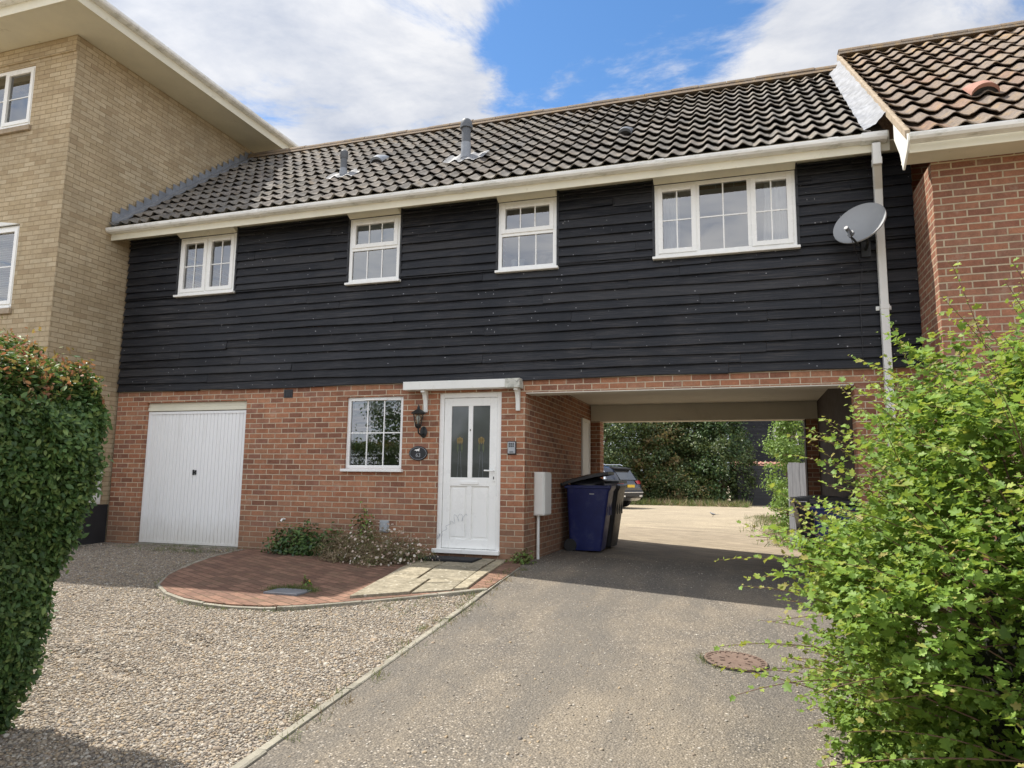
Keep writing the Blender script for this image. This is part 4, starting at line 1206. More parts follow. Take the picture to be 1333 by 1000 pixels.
# canopy over the door
mb = MB()
mb.prism([(-0.17, 2.125), (-0.001, 2.125), (-0.001, 2.245), (-0.17, 2.238)], 'x', -0.47, 1.0)
c = mb.build('door_canopy', 'white_paint', house, bevel=0.005)
mb = MB(); mb.prism([(-0.172, 2.119), (-0.002, 2.119), (-0.002, 2.248), (-0.172, 2.242)], 'x', 1.001, 1.20)
CAN2 = plain('peeling_white_paint', (0.52, 0.52, 0.46), 0.7, vary=0.2, scale=10, dirt=((0.14, 0.14, 0.12), 0.52, 0.66, 22))
tag(mb.build('canopy_end', CAN2, c, bevel=0.004), 'weathered grey end of the canopy')
for x in (-0.19, 1.135):
    mb = MB()
    arc = [(-0.14+0.105*math.sin(a), 2.10-0.215*(1-math.cos(a))-0.0) for a in [R(10*i) for i in range(9)]]
    mb.prism([(-0.14, 2.124), (-0.14, 2.09)]+arc[1:]+[(-0.03, 1.83), (-0.002, 1.83), (-0.002, 2.124)], 'x', x-0.028, x+0.028)
    mb.build('canopy_bracket', 'white_paint', c, bevel=0.004)
# small wall fittings that belong to the wall
mb = MB(); mb.box(-0.83, -0.69, -0.022, -0.001, 0.20, 0.36); mb.box(-0.815, -0.705, -0.034, -0.023, 0.215, 0.345)
mb.build('wall_vent', 'grey_metal', house, bevel=0.004)
mb = MB(); mb.box(-2.49, -2.34, -0.008, 0.0, 2.085, 2.205)
for i in range(5): mb.box(-2.48+0.028*i, -2.462+0.028*i, -0.013, -0.009, 2.095, 2.195)
mb.build('air_brick', 'dark', house)
mb = MB(); mb.tube([(-2.36, 0.0, 0.33), (-2.36, -0.07, 0.33), (-2.36, -0.09, 0.30)], 0.014, 8); mb.build('overflow_pipe', 'upvc', house, smooth=40)
# white door in the arch
mb = MB(); mb.box(1.232, 1.26, 3.40, 3.46, -0.1, 2.03); mb.box(1.232, 1.26, 3.98, 4.04, -0.1, 2.03); mb.box(1.232, 1.26, 3.46, 3.98, 1.97, 2.03); mb.box(1.231, 1.245, 3.46, 3.98, -0.1, 1.97)
sd = mb.build('side_door', 'white_paint', house, bevel=0.004)
mb = MB(); mb.tube([(1.25, 3.53, 0.95), (1.30, 3.53, 0.95), (1.30, 3.63, 0.95)], 0.011, 8); mb.build('door_handle', 'iron', sd)

# things fixed on the wall
t = thing('wall_lantern', 'black wall lantern with clear glass beside the front door, above the oval plaque', 'lantern', (-0.235, 0, 1.55))
mb = MB(); mb.lathe([(0.001, -0.0), (0.05, 0.0), (0.052, 0.012), (0.035, 0.02), (0.001, 0.022)], (-0.215, -0.001, 1.56), 18, Matrix.Rotation(R(90), 3, 'X') @ Matrix.Scale(1.5, 3, (0, 1, 0)))
mb.build('wall_plate', 'iron', t, smooth=40)
mb = MB(); mb.tube([(-0.215, -0.02, 1.54), (-0.215, -0.08, 1.51), (-0.235, -0.13, 1.54), (-0.24, -0.135, 1.61)], 0.011, 8); mb.lathe([(0.01, 1.60), (0.03, 1.61), (0.045, 1.64), (0.047, 1.655), (0.01, 1.656)], (-0.24, -0.135, 0), 16)
mb.build('bracket_arm', 'iron', t, smooth=40)
LC = (-0.24, -0.135, 0)
mb = MB(); mb.lathe([(0.043, 1.657), (0.072, 1.80)], LC, 6); mb.build('lantern_glass', 'lamp_glass', t)
mb = MB()
for k in range(6):
    a = 2*math.pi*k/6
    mb.tube([(LC[0]+0.045*math.cos(a), LC[1]+0.045*math.sin(a), 1.657), (LC[0]+0.075*math.cos(a), LC[1]+0.075*math.sin(a), 1.80)], 0.005, 5)
mb.lathe([(0.07, 1.795), (0.098, 1.80), (0.10, 1.812), (0.07, 1.835), (0.03, 1.86), (0.018, 1.875), (0.02, 1.89), (0.012, 1.905), (0.002, 1.93)], LC, 18)
mb.build('lantern_cage', 'iron', t, smooth=40)
mb = MB(); mb.lathe([(0.014, 1.665), (0.014, 1.70), (0.03, 1.73), (0.03, 1.755), (0.002, 1.785)], LC, 14); mb.build('bulb', 'white_paint', t, smooth=True)

t = thing('house_plaque', 'oval black house number plaque with a small white animal beside the front door', 'plaque', (-0.285, 0, 1.27))
mb = MB()
def oval(y0, y1, a, b, n=36, cx=-0.285, cz=1.272): mb.prism([(cx+a*math.cos(2*math.pi*i/n), cz+b*math.sin(2*math.pi*i/n)) for i in range(n)], 'y', y0, y1)
oval(-0.016, -0.001, 0.138, 0.098)
mb.build('plaque_board', 'dark', t, bevel=0.004)
mb = MB(); n = 48
ring = []
for i in range(n):
    a = 2*math.pi*i/n; ring.append((-0.285+0.122*math.cos(a), -0.017, 1.272+0.083*math.sin(a)))
mb.tube(ring+ring[:1], 0.002, 5, cap=False); mb.build('plaque_rim', 'grey_metal', t)
mb = MB()
px_, pz_ = -0.30, 1.318
mb.prism([(px_-0.045, pz_-0.004), (px_-0.01, pz_-0.012), (px_-0.005, pz_-0.024), (px_+0.004, pz_-0.012), (px_+0.022, pz_-0.014), (px_+0.028, pz_-0.026), (px_+0.034, pz_-0.008), (px_+0.036, pz_+0.012), (px_+0.044, pz_+0.018), (px_+0.030, pz_+0.020), (px_+0.012, pz_+0.010), (px_-0.02, pz_+0.006)], 'y', -0.0185, -0.0165)
mb.build('animal_emblem', 'upvc', t)
def text3d(name, body, size, loc, mat, parent):
    cu = bpy.data.curves.new(name, 'FONT'); cu.body = body; cu.size = size; cu.align_x = 'CENTER'; cu.align_y = 'CENTER'; cu.extrude = 0.001
    o = bpy.data.objects.new(name, cu); me = bpy.data.meshes.new_from_object(o)
    bpy.data.objects.remove(o)
    me.transform(Matrix.Translation(loc) @ Matrix.Rotation(R(90), 4, 'X'))
    me.materials.clear(); me.materials.append(MAT[mat])
    ob = bpy.data.objects.new(name, me); COL.objects.link(ob); ob.parent = parent; ob.location = -parent.location
    return ob
text3d('house_number', '63', 0.075, Vector((-0.283, -0.0175, 1.245)), 'grey_metal', t)

t = thing('door_entry_panel', 'small grey keypad entry panel on the brick pier right of the front door', 'intercom', (1.055, 0, 1.34))
mb = MB(); mb.box(0.995, 1.115, -0.012, -0.001, 1.255, 1.43); mb.build('back_plate', 'dark', t, bevel=0.003)
mb = MB(); mb.box(1.005, 1.105, -0.035, -0.0125, 1.27, 1.42); mb.build('cover', 'grey_metal', t, bevel=0.004)
mb = MB()
for i in range(3):
    for j in range(3): mb.box(1.02+0.026*i, 1.038+0.026*i, -0.039, -0.0355, 1.355+0.02*j, 1.368+0.02*j)
mb.box(1.03, 1.085, -0.038, -0.0355, 1.285, 1.295)
mb.build('keypad', 'dark', t)

t = thing('meter_cabinet', 'white meter cabinet on the side wall of the archway with a pipe to the ground', 'meter box', (1.23, 0.6, -0.1))
mb = MB(); mb.box(1.2315, 1.37, 0.43, 0.80, 0.46, 1.04); mb.build('cabinet_body', 'white_paint', t, bevel=0.008)
mb = MB(); mb.box(1.371, 1.382, 0.445, 0.785, 0.475, 1.025); mb.box(1.245, 1.36, 0.422, 0.4295, 0.475, 1.025); mb.build('cabinet_door', 'white_paint', t, bevel=0.004)
mb = MB(); mb.tube([(1.275, 0.50, 0.46), (1.275, 0.50, -0.15)], 0.021, 12); mb.build('conduit', 'white_paint', t, smooth=40)

t = thing('satellite_dish', 'grey mesh satellite dish on the black boards beside the downpipe', 'satellite dish', (5.2, -0.05, 3.75))
def dish(t):
    nrm = Vector((-0.50, -0.74, 0.36)).normalized()
    q = nrm.to_track_quat('Z', 'Y').to_matrix()
    c = Vector((5.26, -0.40, 3.80))
    mb = MB(); prof = []
    for i in range(9):
        r = 0.255*i/8; prof.append((max(r, 0.001), 0.28*r*r*3.0))
    back = [(r, z-0.012) for r, z in prof[::-1]]
    n = 36; vs = []
    for (r, z) in prof+[(0.262, prof[-1][1]+0.004), (0.264, prof[-1][1]-0.012)]+back:
        for k in range(n):
            a = 2*math.pi*k/n
            p = q @ Vector((r*math.cos(a)*1.12, r*math.sin(a)*1.0, z)) + c
            vs.append(p[:])
    m_ = len(prof)+2+len(back)
    mb.add(vs, [(i*n+k, i*n+(k+1) % n, (i+1)*n+(k+1) % n, (i+1)*n+k) for i in range(m_-1) for k in range(n)])
    mb.build('dish_reflector', DISHM, t, smooth=50)
    yb = q @ Vector((0, 1, 0)); sgn = -1 if yb.z > 0 else 1
    low = c+(yb*sgn)*0.26+nrm*0.04
    lnb = c+nrm*0.22+(yb*sgn)*0.23
    mb = MB(); mb.tube([low-nrm*0.05, low+nrm*0.08, lnb-nrm*0.0+(yb*sgn)*0.05], 0.012, 8); mb.build('feed_arm', 'iron', t)
    mb = MB(); mb.tube([lnb+nrm*0.07, lnb-nrm*0.035], 0.022, 12); mb.tube([lnb-nrm*0.03, lnb-nrm*0.06], 0.034, 12); mb.tube([lnb+nrm*0.03, lnb+nrm*0.03+Vector((0.02, 0, -0.09))], 0.012, 6)
    mb.build('receiver', 'flue_dark', t)
    mb = MB(); mb.tube([c-nrm*0.02, c-nrm*0.10, Vector((5.35, -0.20, 3.66)), Vector((5.35, -0.04, 3.62))], 0.017, 8); mb.box(5.30, 5.40, -0.062, -0.038, 3.54, 3.72)
    mb.build('wall_bracket', 'iron', t)
    mb = MB(); mb.tube([lnb+Vector((0.02, 0, -0.08)), low+Vector((0.0, 0.06, -0.09)), Vector((5.30, -0.06, 3.42)), Vector((5.26, -0.045, 3.0)), Vector((5.26, -0.045, 2.3))], 0.004, 5)
    mb.build('cable', 'dark', t)
DISHM = plain('grey_dish', (0.28, 0.29, 0.30), 0.45, metal=0.1, vary=0.08, scale=5)
dish(t)

# ------------------------------------------------------------------ tan brick house on the left
tan = thing('brick_house', 'tall buff brick building with cream overhanging eaves at the left', 'house', (-9, 3, -0.2))
TX, TY, TZ = -5.66, -1.27, 7.66
mb = MB()
TW = [(-7.75, -6.505, 6.335, 7.325), (-7.75, -6.48, 3.42, 4.70)]
mb.wall('x', [-15, TX]+[w[i] for w in TW for i in (0, 1)], [-0.6, TZ]+[w[i] for w in TW for i in (2, 3)], TW, TY, TY+0.3)
mb.wall('y', [TY+0.301, 10], [-0.6, TZ], [], TX-0.28, TX)
mb.box(-15, -14.7, TY+0.301, 10, -0.6, TZ); mb.box(-14.7, TX-0.281, 9.7, 10, -0.6, TZ)
wall = mb.build('wall', 'brick_tan', tan)
mb = MB(); mb.box(-15, TX+0.001, TY-0.028, TY-0.001, 7.40, TZ-0.002)
mb.build('brick_band', 'brick_tan', tan)
mb = MB(); mb.box(-14.6, TX-0.3, TY+0.31, 9.6, 5.4, 5.5); mb.box(-14.6, TX-0.3, TY+0.31, 9.6, 2.6, 2.7); mb.box(-14.6, TX-0.3, 3, 3.1, -0.3, 7.6); mb.build_each('floor_slab', 'interior', tan)
E0 = 0.70
mb = MB()
ex, ey = TX+E0, TY-E0+0.02
mb.box(-15, ex, ey, TY-0.03, TZ, TZ+0.02); mb.box(TX+0.03, ex, TY-0.03, 10, TZ, TZ+0.02)
mb.box(-15, TX+0.03, TY-0.03, TY+0.35, TZ+0.001, TZ+0.02); mb.box(TX-0.3, TX+0.03, TY+0.35, 10, TZ+0.001, TZ+0.02)
mb.build('soffit', 'cream', tan)
mb = MB()
mb.box(-15, ex+0.012, ey-0.02, ey-0.001, TZ-0.015, TZ+0.20); mb.box(ex+0.001, ex+0.02, ey, 10, TZ-0.015, TZ+0.20)
mb.build('fascia', 'cream', tan, bevel=0.004)
mb = MB(); gutter_mb(mb, -15, ex+0.06, ey-0.021, TZ+0.16)
def gutter_y(mb, y0, y1, x, z):
    prof = [(x+0.118, z+0.046), (x+0.118, z+0.030), (x+0.112, z+0.005), (x+0.090, z-0.018), (x+0.04, z-0.028), (x, z-0.028)]
    inner = [(x+0.006+(a-x-0.006)*0.93, z+0.05-(z+0.05-b)*0.94 if b < z+0.04 else b) for a, b in prof][::-1]
    mb.prism(prof+inner, 'y', y0, y1)
gutter_y(mb, ey-0.05, 10, ex+0.021, TZ+0.16)
mb.build('gutter', 'gutter', tan)
mb = MB()
rx0, rx1 = -15.7, ex+0.06; ry0, ry1 = ey-0.06, 10.7; rh = 3.2; zc = TZ+0.19; ins = 4.2
mb.add([(rx0, ry0, zc), (rx1, ry0, zc), (rx1, ry1, zc), (rx0, ry1, zc), (rx0+ins, ry0+ins, zc+rh), (rx1-ins, ry0+ins, zc+rh), (rx1-ins, ry1-ins, zc+rh), (rx0+ins, ry1-ins, zc+rh)],
       [(0, 1, 5, 4), (1, 2, 6, 5), (2, 3, 7, 6), (3, 0, 4, 7), (4, 5, 6, 7)])
mb.build('roof', 'tile', tan)
window(tan, *TW[0], TY+0.02, [(0, 0.49, 1, False), (0.49, 1, 1, True)], sill=0.03, sillout=0.05, over=0.0, vents=False)
w2_ = window(tan, *TW[1], TY+0.02, [(0, 0.5, 1, True), (0.5, 1, 1, True)], sill=0.03, sillout=0.05, over=0.0, vents=False)
mb = MB()
for i in range(30):
    z = 3.5+i*0.038; mb.add([(-7.7, TY+0.13, z), (-6.53, TY+0.13, z), (-6.53, TY+0.155, z+0.028), (-7.7, TY+0.155, z+0.028)], [(0, 1, 2, 3)])
mb.build('venetian_blind', 'net', w2_)
mb = MB(); mb.box(-7.7, -6.53, TY+0.18, TY+0.2, 6.4, 7.0); mb.build('blind', 'interior', tan)
mb = MB()
mb.box(-7.85, -6.45, TY-0.05, TY-0.001, 3.30, 3.385); mb.box(-7.85, -6.46, TY-0.05, TY-0.001, 6.22, 6.30)
mb.build_each('stone_sill', 'mortar_bed', tan, bevel=0.006)
mb = MB()
arch = [(-7.75+1.27*i/12, 4.702+0.10*math.sin(math.pi*(0.30+0.70*i/12))) for i in range(13)]
mb.prism(([(-6.48, 4.70), (-7.75, 4.70)]+arch), 'y', TY-0.03, TY+0.06); mb.build('arched_head', 'white_paint', tan)
mb = MB(); mb.box(TX+0.001, TX+0.022, -1.20, 0.03-0.035, -0.5, 0.465); mb.build('plinth', 'soil', tan)
mb = MB(); mb.box(TX+0.001, TX+0.05, -0.66, -0.18, 0.475, 1.06); mb.box(TX+0.051, TX+0.06, -0.64, -0.20, 0.50, 1.04); mb.build('white_panel', 'white_paint', tan, bevel=0.004)
mb = MB(); mb.lathe([(0.09, 8.1), (0.09, 8.75)], (-6.75, -0.2, 0), 16); mb.lathe([(0.12, 8.75), (0.12, 8.85), (0.04, 8.93)], (-6.75, -0.2, 0), 16); mb.build('flue', 'flue_dark', tan, smooth=40)

# ------------------------------------------------------------------ red brick house on the right
rb = thing('brick_house', 'red brick house with brown pantiled roof set forward at the right', 'house', (9, 2, -0.3))
RX, RY = 5.872, -0.86
mb = MB()
mb.box(RX, 14, RY, RY+0.3, -0.7, 4.26)
mb.box(RX, RX+0.28, RY+0.301, 6, -0.7, 4.26)
mb.box(RX, RX+0.28, 0.3, 5.4, 4.261, 5.2)
mb.box(13.72, 14, RY+0.301, 6, -0.7, 4.26)
wall = mb.build('wall', 'brick_r', rb)
def zr2(y): return 4.40+ES*(y+1.27)
mb = MB()
mb.box(5.60, 14.2, RY-0.36, RY-0.001, 4.262, 4.28); mb.build('soffit', 'cream', rb)
mb = MB()
mb.box(5.60, 14.2, RY-0.38, RY-0.361, 4.225, 4.42)
mb.build('fascia', 'cream', rb, bevel=0.004)
mb = MB(); gutter_mb(mb, 5.585, 14.2, RY-0.401, 4.335); g = mb.build('gutter', 'gutter', rb)
mb = MB()
for x in (6.62, 8.2): mb.prism([(RY-0.402, 4.392), (RY-0.523, 4.39), (RY-0.525, 4.362), (RY-0.518, 4.336), (RY-0.494, 4.312), (RY-0.44, 4.302), (RY-0.402, 4.302)][::-1], 'x', x, x+0.05)
mb.build_each('gutter_joint', 'gutter', g)
rroof = pantiles('roof', 'tile_r', rb, 5.60, 14.0, -1.27, 4.40, 2.95, 4.40+ES*4.22, 0.245, 14, 5, 0.025)
RZ2 = 4.40+ES*4.22
mb = MB()
mb.prism([(2.97, RZ2+0.02), (7.0, RZ2-ES*4.0), (7.0, RZ2-ES*4.0-0.06), (2.97, RZ2-0.05)], 'x', 5.6, 14)
mb.prism([(-1.2, 4.43), (2.95, RZ2-0.03), (2.95, RZ2-0.09), (-1.2, 4.37)], 'x', 5.61, 14)
mb.build_each('roof_deck', 'tile_r', rb)
mb = MB(); ridge(mb, 5.585, 14, 2.96, RZ2+0.035); mb.build('ridge_tile', 'ridge', rroof, smooth=40)
mb = MB(); mb.prism([(-1.27, 4.37), (2.95, RZ2-0.04), (2.95, RZ2+0.055), (-1.27, 4.455)], 'x', 5.565, 5.612)
mb.build('verge', 'mortar_bed', rb)
mb = MB(); mb.prism([(-1.36, 4.38), (-1.20, 4.45), (-0.70, 4.85), (-0.70, 4.62), (-0.92, 4.36), (-1.02, 4.14), (-1.24, 4.25), (-1.30, 4.30)], 'x', 5.578, 5.599)
mb.build('box_end', 'white_paint', rb, bevel=0.003)
roof_vent(6.56, -0.22, zr2, 'terracotta', rb, 1.05)

# ------------------------------------------------------------------ bins
def wheelie(loc, rz, body, label, lid_open, bag=False, group='wheelie bins'):
    t = thing('wheelie_bin', label, 'bin', loc, rz, group)
    # local: depth along +x (front at +x), width along y
    mb = MB(); secs = [(0.0, 0.235, 0.25), (0.06, 0.24, 0.26), (0.88, 0.27, 0.285), (0.93, 0.285, 0.295), (0.97, 0.285, 0.295)]
    P = []
    for z, dx, wy in secs:
        x0, x1 = -0.33+0.05*(1-z/0.97), -0.33+0.05*(1-z/0.97)+2*dx+0.12*(z/0.97)
        r = 0.04
        row = []
        for (cx, cy_, a0) in ((x1-r, wy-r, 0), (x0+r, wy-r, 90), (x0+r, -wy+r, 180), (x1-r, -wy+r, 270)):
            for k in range(4): row.append((cx+r*math.cos(R(a0+30*k)), cy_+r*math.sin(R(a0+30*k)), z+0.03))
        P.append(row+[row[0]])
    mb.grid(P); mb.add(P[0][:-1], [tuple(range(15, -1, -1))])
    for yy in (-0.16, 0.0, 0.16): mb.box(0.285, 0.30, yy-0.012, yy+0.012, 0.55, 0.86)
    b = mb.build('bin_body', body, t, smooth=40, local=True)
    mb = MB(); mb.box(-0.35, 0.345, -0.312, 0.312, 0.955, 0.99); mb.build('bin_rim', body, b, bevel=0.01, local=True)
    # lid
    mb = MB(); Pl = []
    ang = R(lid_open)
    for i in range(7):
        u = i/6; row = []
        for j in range(9):
            v = -1+j/4
            d = 0.71*u; h = 0.035+0.05*(1-v*v*0.7)*math.sin(math.pi*min(1, 0.15+u*0.8))
            x = -0.36+d*math.cos(ang)-h*math.sin(ang); z = 1.0+d*math.sin(ang)+h*math.cos(ang)
            row.append((x, v*0.315, z))
        Pl.append(row)
    mb.grid(Pl)
    mb.add([p for p in Pl[-1]]+[(p[0], p[1], p[2]-0.045) for p in Pl[-1]], [(j, j+1, 9+j+1, 9+j) for j in range(8)])
    for sgn in (0, 8):
        e = [r_[sgn] for r_ in Pl]; mb.add(e+[(p[0], p[1], p[2]-0.04) for p in e], [(j, j+1, 7+j+1, 7+j) for j in range(6)])
    mb.build('lid', 'dark', t, smooth=40, local=True)
    mb = MB(); mb.tube([(-0.40, -0.22, 0.99), (-0.42, -0.22, 1.02), (-0.42, 0.22, 1.02), (-0.40, 0.22, 0.99)], 0.014, 8); mb.build('handle', 'dark', t, smooth=40, local=True)
    for sgn in (-1, 1):
        mb = MB(); mb.lathe([(0.02, -0.025), (0.09, -0.025), (0.10, -0.015), (0.10, 0.015), (0.09, 0.025), (0.02, 0.025)], (-0.27, sgn*0.26, 0.10), 18, Matrix.Rotation(R(90), 3, 'X'))
        mb.build('wheel', 'rubber', t, smooth=40, local=True)
    if bag:
        mb = MB(); mb.box(0.03, 0.10, -0.288, -0.279, 0.865, 0.88); mb.build('moulded_label', 'grey_metal', t, local=True)
        mb = MB(); blob(mb, (-0.05, 0.0, 1.02), (0.26, 0.24, 0.10), 4, 16, 0.25); mb.build('rubbish_bag', 'dark', t, smooth=True, local=True)
    return t
wheelie((1.66, 2.12, gh(1.66, 2.1)), R(2), 'blue_bin', 'blue wheelie bin with a black lid propped open on rubbish, nearest in the archway', 14, True)
wheelie((1.71, 2.80, gh(1.7, 2.8)), R(-3), 'dark', 'black wheelie bin standing behind the blue bin in the archway', 3)
wheelie((5.02, 0.42, gh(5.0, 0.42)), R(176), 'blue_bin', 'blue wheelie bin half hidden by the leafy shrub at the right of the arch', 2)
wheelie((4.87, 1.12, gh(4.8, 1.1)), R(183), 'dark', 'black wheelie bin behind the shrub on the right of the arch', 2)

# ------------------------------------------------------------------ covers and mat
def cover(x, y, r, label, name, mat, groove=True, rect=None):
    z = gh(x, y)+0.006
    t = thing(name, label, 'cover', (x, y, z))
    dx = (gh(x+0.2, y)-gh(x-0.2, y))/0.4; dy = (gh(x, y+0.2)-gh(x, y-0.2))/0.4
    mb = MB()
    def ringp(rr, h): return [(x+rr*math.cos(2*math.pi*i/48), y+rr*math.sin(2*math.pi*i/48)) for i in range(48)]
    def zz(px, py, h): return z+dx*(px-x)+dy*(py-y)+h
    P = []
    for rr, h in ((r*1.0, -0.03), (r*1.0, 0.012), (r*0.985, 0.016), (r*0.93, 0.016), (r*0.925, 0.011), (0.001, 0.011)):
        q = ringp(rr, h); P.append([(a, b, zz(a, b, h)) for a, b in q+q[:1]])
    mb.grid(P)
    c = mb.build('cover_plate', mat, t, smooth=30)
    mb = MB()
    for ring_r, n, l in ((0.86, 26, 0.04), (0.45, 9, 0.05)):
        for k in range(n):
            a = 2*math.pi*(k+0.3*ring_r)/n
            cxx, cyy = x+r*ring_r*math.cos(a), y+r*ring_r*math.sin(a)
            ca, sa = math.cos(a), math.sin(a); L_, W_ = r*l*1.6, r*0.022
            vs = [(cxx+ca*i*L_-sa*j*W_, cyy+sa*i*L_+ca*j*W_) for i, j in ((-1, -1), (1, -1), (1, 1), (-1, 1))]
            mb.add([(a_, b_, zz(a_, b_, 0.0118)) for a_, b_ in vs]+[(a_, b_, zz(a_, b_, 0.017)) for a_, b_ in vs], [(4, 5, 6, 7), (0, 1, 5, 4), (1, 2, 6, 5), (2, 3, 7, 6), (3, 0, 4, 7)])
    tag(mb.build('raised_pattern', 'rustcover', c), kind='stuff')
    mb = MB(); P = []
    for rr, h in ((r*1.005, 0.006), (r*1.035, 0.006), (r*1.04, -0.02)):
        q = ringp(rr, h); P.append([(a, b, zz(a, b, h)) for a, b in q+q[:1]])
    mb.grid(P); mb.build('cover_frame', 'dark', t)
    return t
cover(3.83, -3.15, 0.225, 'round rusty manhole cover set in the tarmac drive', 'manhole_cover', 'rustcover')
t = thing('drain_cover', 'small grey drain cover ringed with moss in the red brick apron', 'cover', (-0.35, -2.67, az(-0.35, -2.67)))
mb = MB()
zc = az(-0.35, -2.67)
mb.box(-0.55, -0.17, -2.84, -2.56, zc-0.02, zc+0.012)
dc = mb.build('drain_lid', 'lead', t, bevel=0.004)
mb = MB(); mb.box(-0.03, 0.70, -0.46, -0.09, -0.092, -0.066)
MATM = plain('rubber_mat', (0.015, 0.016, 0.018), 0.9, vary=0.3, scale=30, bump=0.8, bscale=120)
tag(mb.build('doormat', MATM, bevel=0.004), 'black rubber doormat lying at the foot of the front door', 'doormat')

# ------------------------------------------------------------------ foliage
def leaf_obj(name, tmpl, C, nrm, size, mats, rg, parent=None, mi=None, axis=None, sj=0.25):
    ROT = frames(nrm, rg, axis)
    S = size*np.clip(rg.normal(1, sj, len(C)), 0.45, 1.7)
    return inst_mesh(name, tmpl[0], tmpl[1], C, ROT, S, mats, parent, mi)

def hedge_left():
    rg = np.random.default_rng(21)
    t = thing('hedge', 'clipped dark green hedge with red young tips at the left of the forecourt', 'hedge', (-1.5, -6.7, gh(-1.5, -6.7)))
    def xr(z): return 0.35+(0.86-0.35)*np.clip((z+0.36)/1.76, 0, 1)
    def top(x): return np.where(x > -0.1, 1.68-0.34*(x+0.07), 1.70)+0.03*np.sin(x*5)+0.02*np.sin(x*11)
    X0, Y0, Y1 = -6.2, -7.3, -6.02
    n = 215000
    C = []; N = []
    f = rg.random(n)
    # back face (towards the forecourt), end face, top
    for i in range(n):
        if f[i] < 0.36:
            x = 0.9-rg.random()**1.6*6.9; z = -0.42+rg.random()*2.1; y = Y1; nn = (0, 1, 0.2)
        elif f[i] < 0.75:
            z = -0.42+rg.random()*2.0; x = xr(z); y = Y0+rg.random()*(Y1-Y0); nn = (1, 0.1, 0.25)
        else:
            x = 0.9-rg.random()**1.5*6.9; y = Y0+rg.random()*(Y1-Y0); z = 9; nn = (0, 0, 1)
        tz = float(top(np.array(x)))
        if z == 9: z = tz
        if z > tz or x > xr(z)+0.001: continue
        # rounded shoulders
        cr = max(0, (z-(tz-0.2))/0.2)*max(0, (x-(float(xr(z))-0.2))/0.2)
        b = 0.07*math.sin(x*4.1+z*2.7)*math.sin(z*5.3+y*3.1)+0.05*math.sin(y*9+z*7)+0.05*math.sin(z*14+y*6+x*3)*math.sin(x*13+y*11)
        d = abs(rg.normal(0, 0.075))-0.025-(0.05*rg.random() if rg.random() < 0.12 else 0)
        p = np.array((x, y, z))+np.array(nn)*(b*0.5-d)-np.array((0.08, 0, 0.08))*cr
        C.append(p); N.append(np.array(nn)+rg.normal(0, 0.55, 3)+np.array((0, 0, 0.25)))
    C = np.array(C); N = np.array(N)
    leaf_obj('foliage', LEAF_OVAL, C, N, 0.031, 'leaf_hedge', rg, t)
    # young red and lime tips standing out of the top and shoulder
    C2 = []; N2 = []
    tops = C[(N[:, 2] > 0.7) & (C[:, 2] > top(C[:, 0])-0.13)]
    for _ in range(1900):
        b_ = tops[rg.integers(len(tops))]
        h = 0.03+rg.random()**2*0.11
        dirv = np.array((rg.normal(0, 0.35)+(0.4 if b_[0] > 0.6 else 0), rg.normal(0, 0.35), 1.0)); dirv /= np.linalg.norm(dirv)
        for q in range(7):
            C2.append(b_+dirv*h*q/6+rg.normal(0, 0.006, 3)); N2.append(dirv*0.3+rg.normal(0, 0.8, 3))
    leaf_obj('young_shoot', LEAF_OVAL, np.array(C2), np.array(N2), 0.027, 'leaf_red', rg, t)
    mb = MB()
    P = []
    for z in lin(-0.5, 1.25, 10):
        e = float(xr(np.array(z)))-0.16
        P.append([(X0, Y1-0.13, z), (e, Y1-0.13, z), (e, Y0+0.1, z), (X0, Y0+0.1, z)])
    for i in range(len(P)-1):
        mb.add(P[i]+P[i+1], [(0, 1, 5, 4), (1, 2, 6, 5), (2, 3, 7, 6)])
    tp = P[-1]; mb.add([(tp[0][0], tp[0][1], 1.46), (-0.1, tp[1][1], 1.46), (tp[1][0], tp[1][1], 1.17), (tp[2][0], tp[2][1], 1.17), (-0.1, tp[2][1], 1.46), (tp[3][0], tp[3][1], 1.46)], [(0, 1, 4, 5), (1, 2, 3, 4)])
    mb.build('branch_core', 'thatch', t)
    mb = MB()
    for _ in range(60):
        x = -3+rg.random()*3.3; y = Y1-0.02-rg.random()*0.1
        mb.tube([(x, y, -0.45), (x+rg.normal(0, 0.05), y, 0.2), (x+rg.normal(0, 0.1), y+0.03, 0.7)], 0.012, 5, r2=0.005)
    mb.build('stem', 'twig', t)
hedge_left()

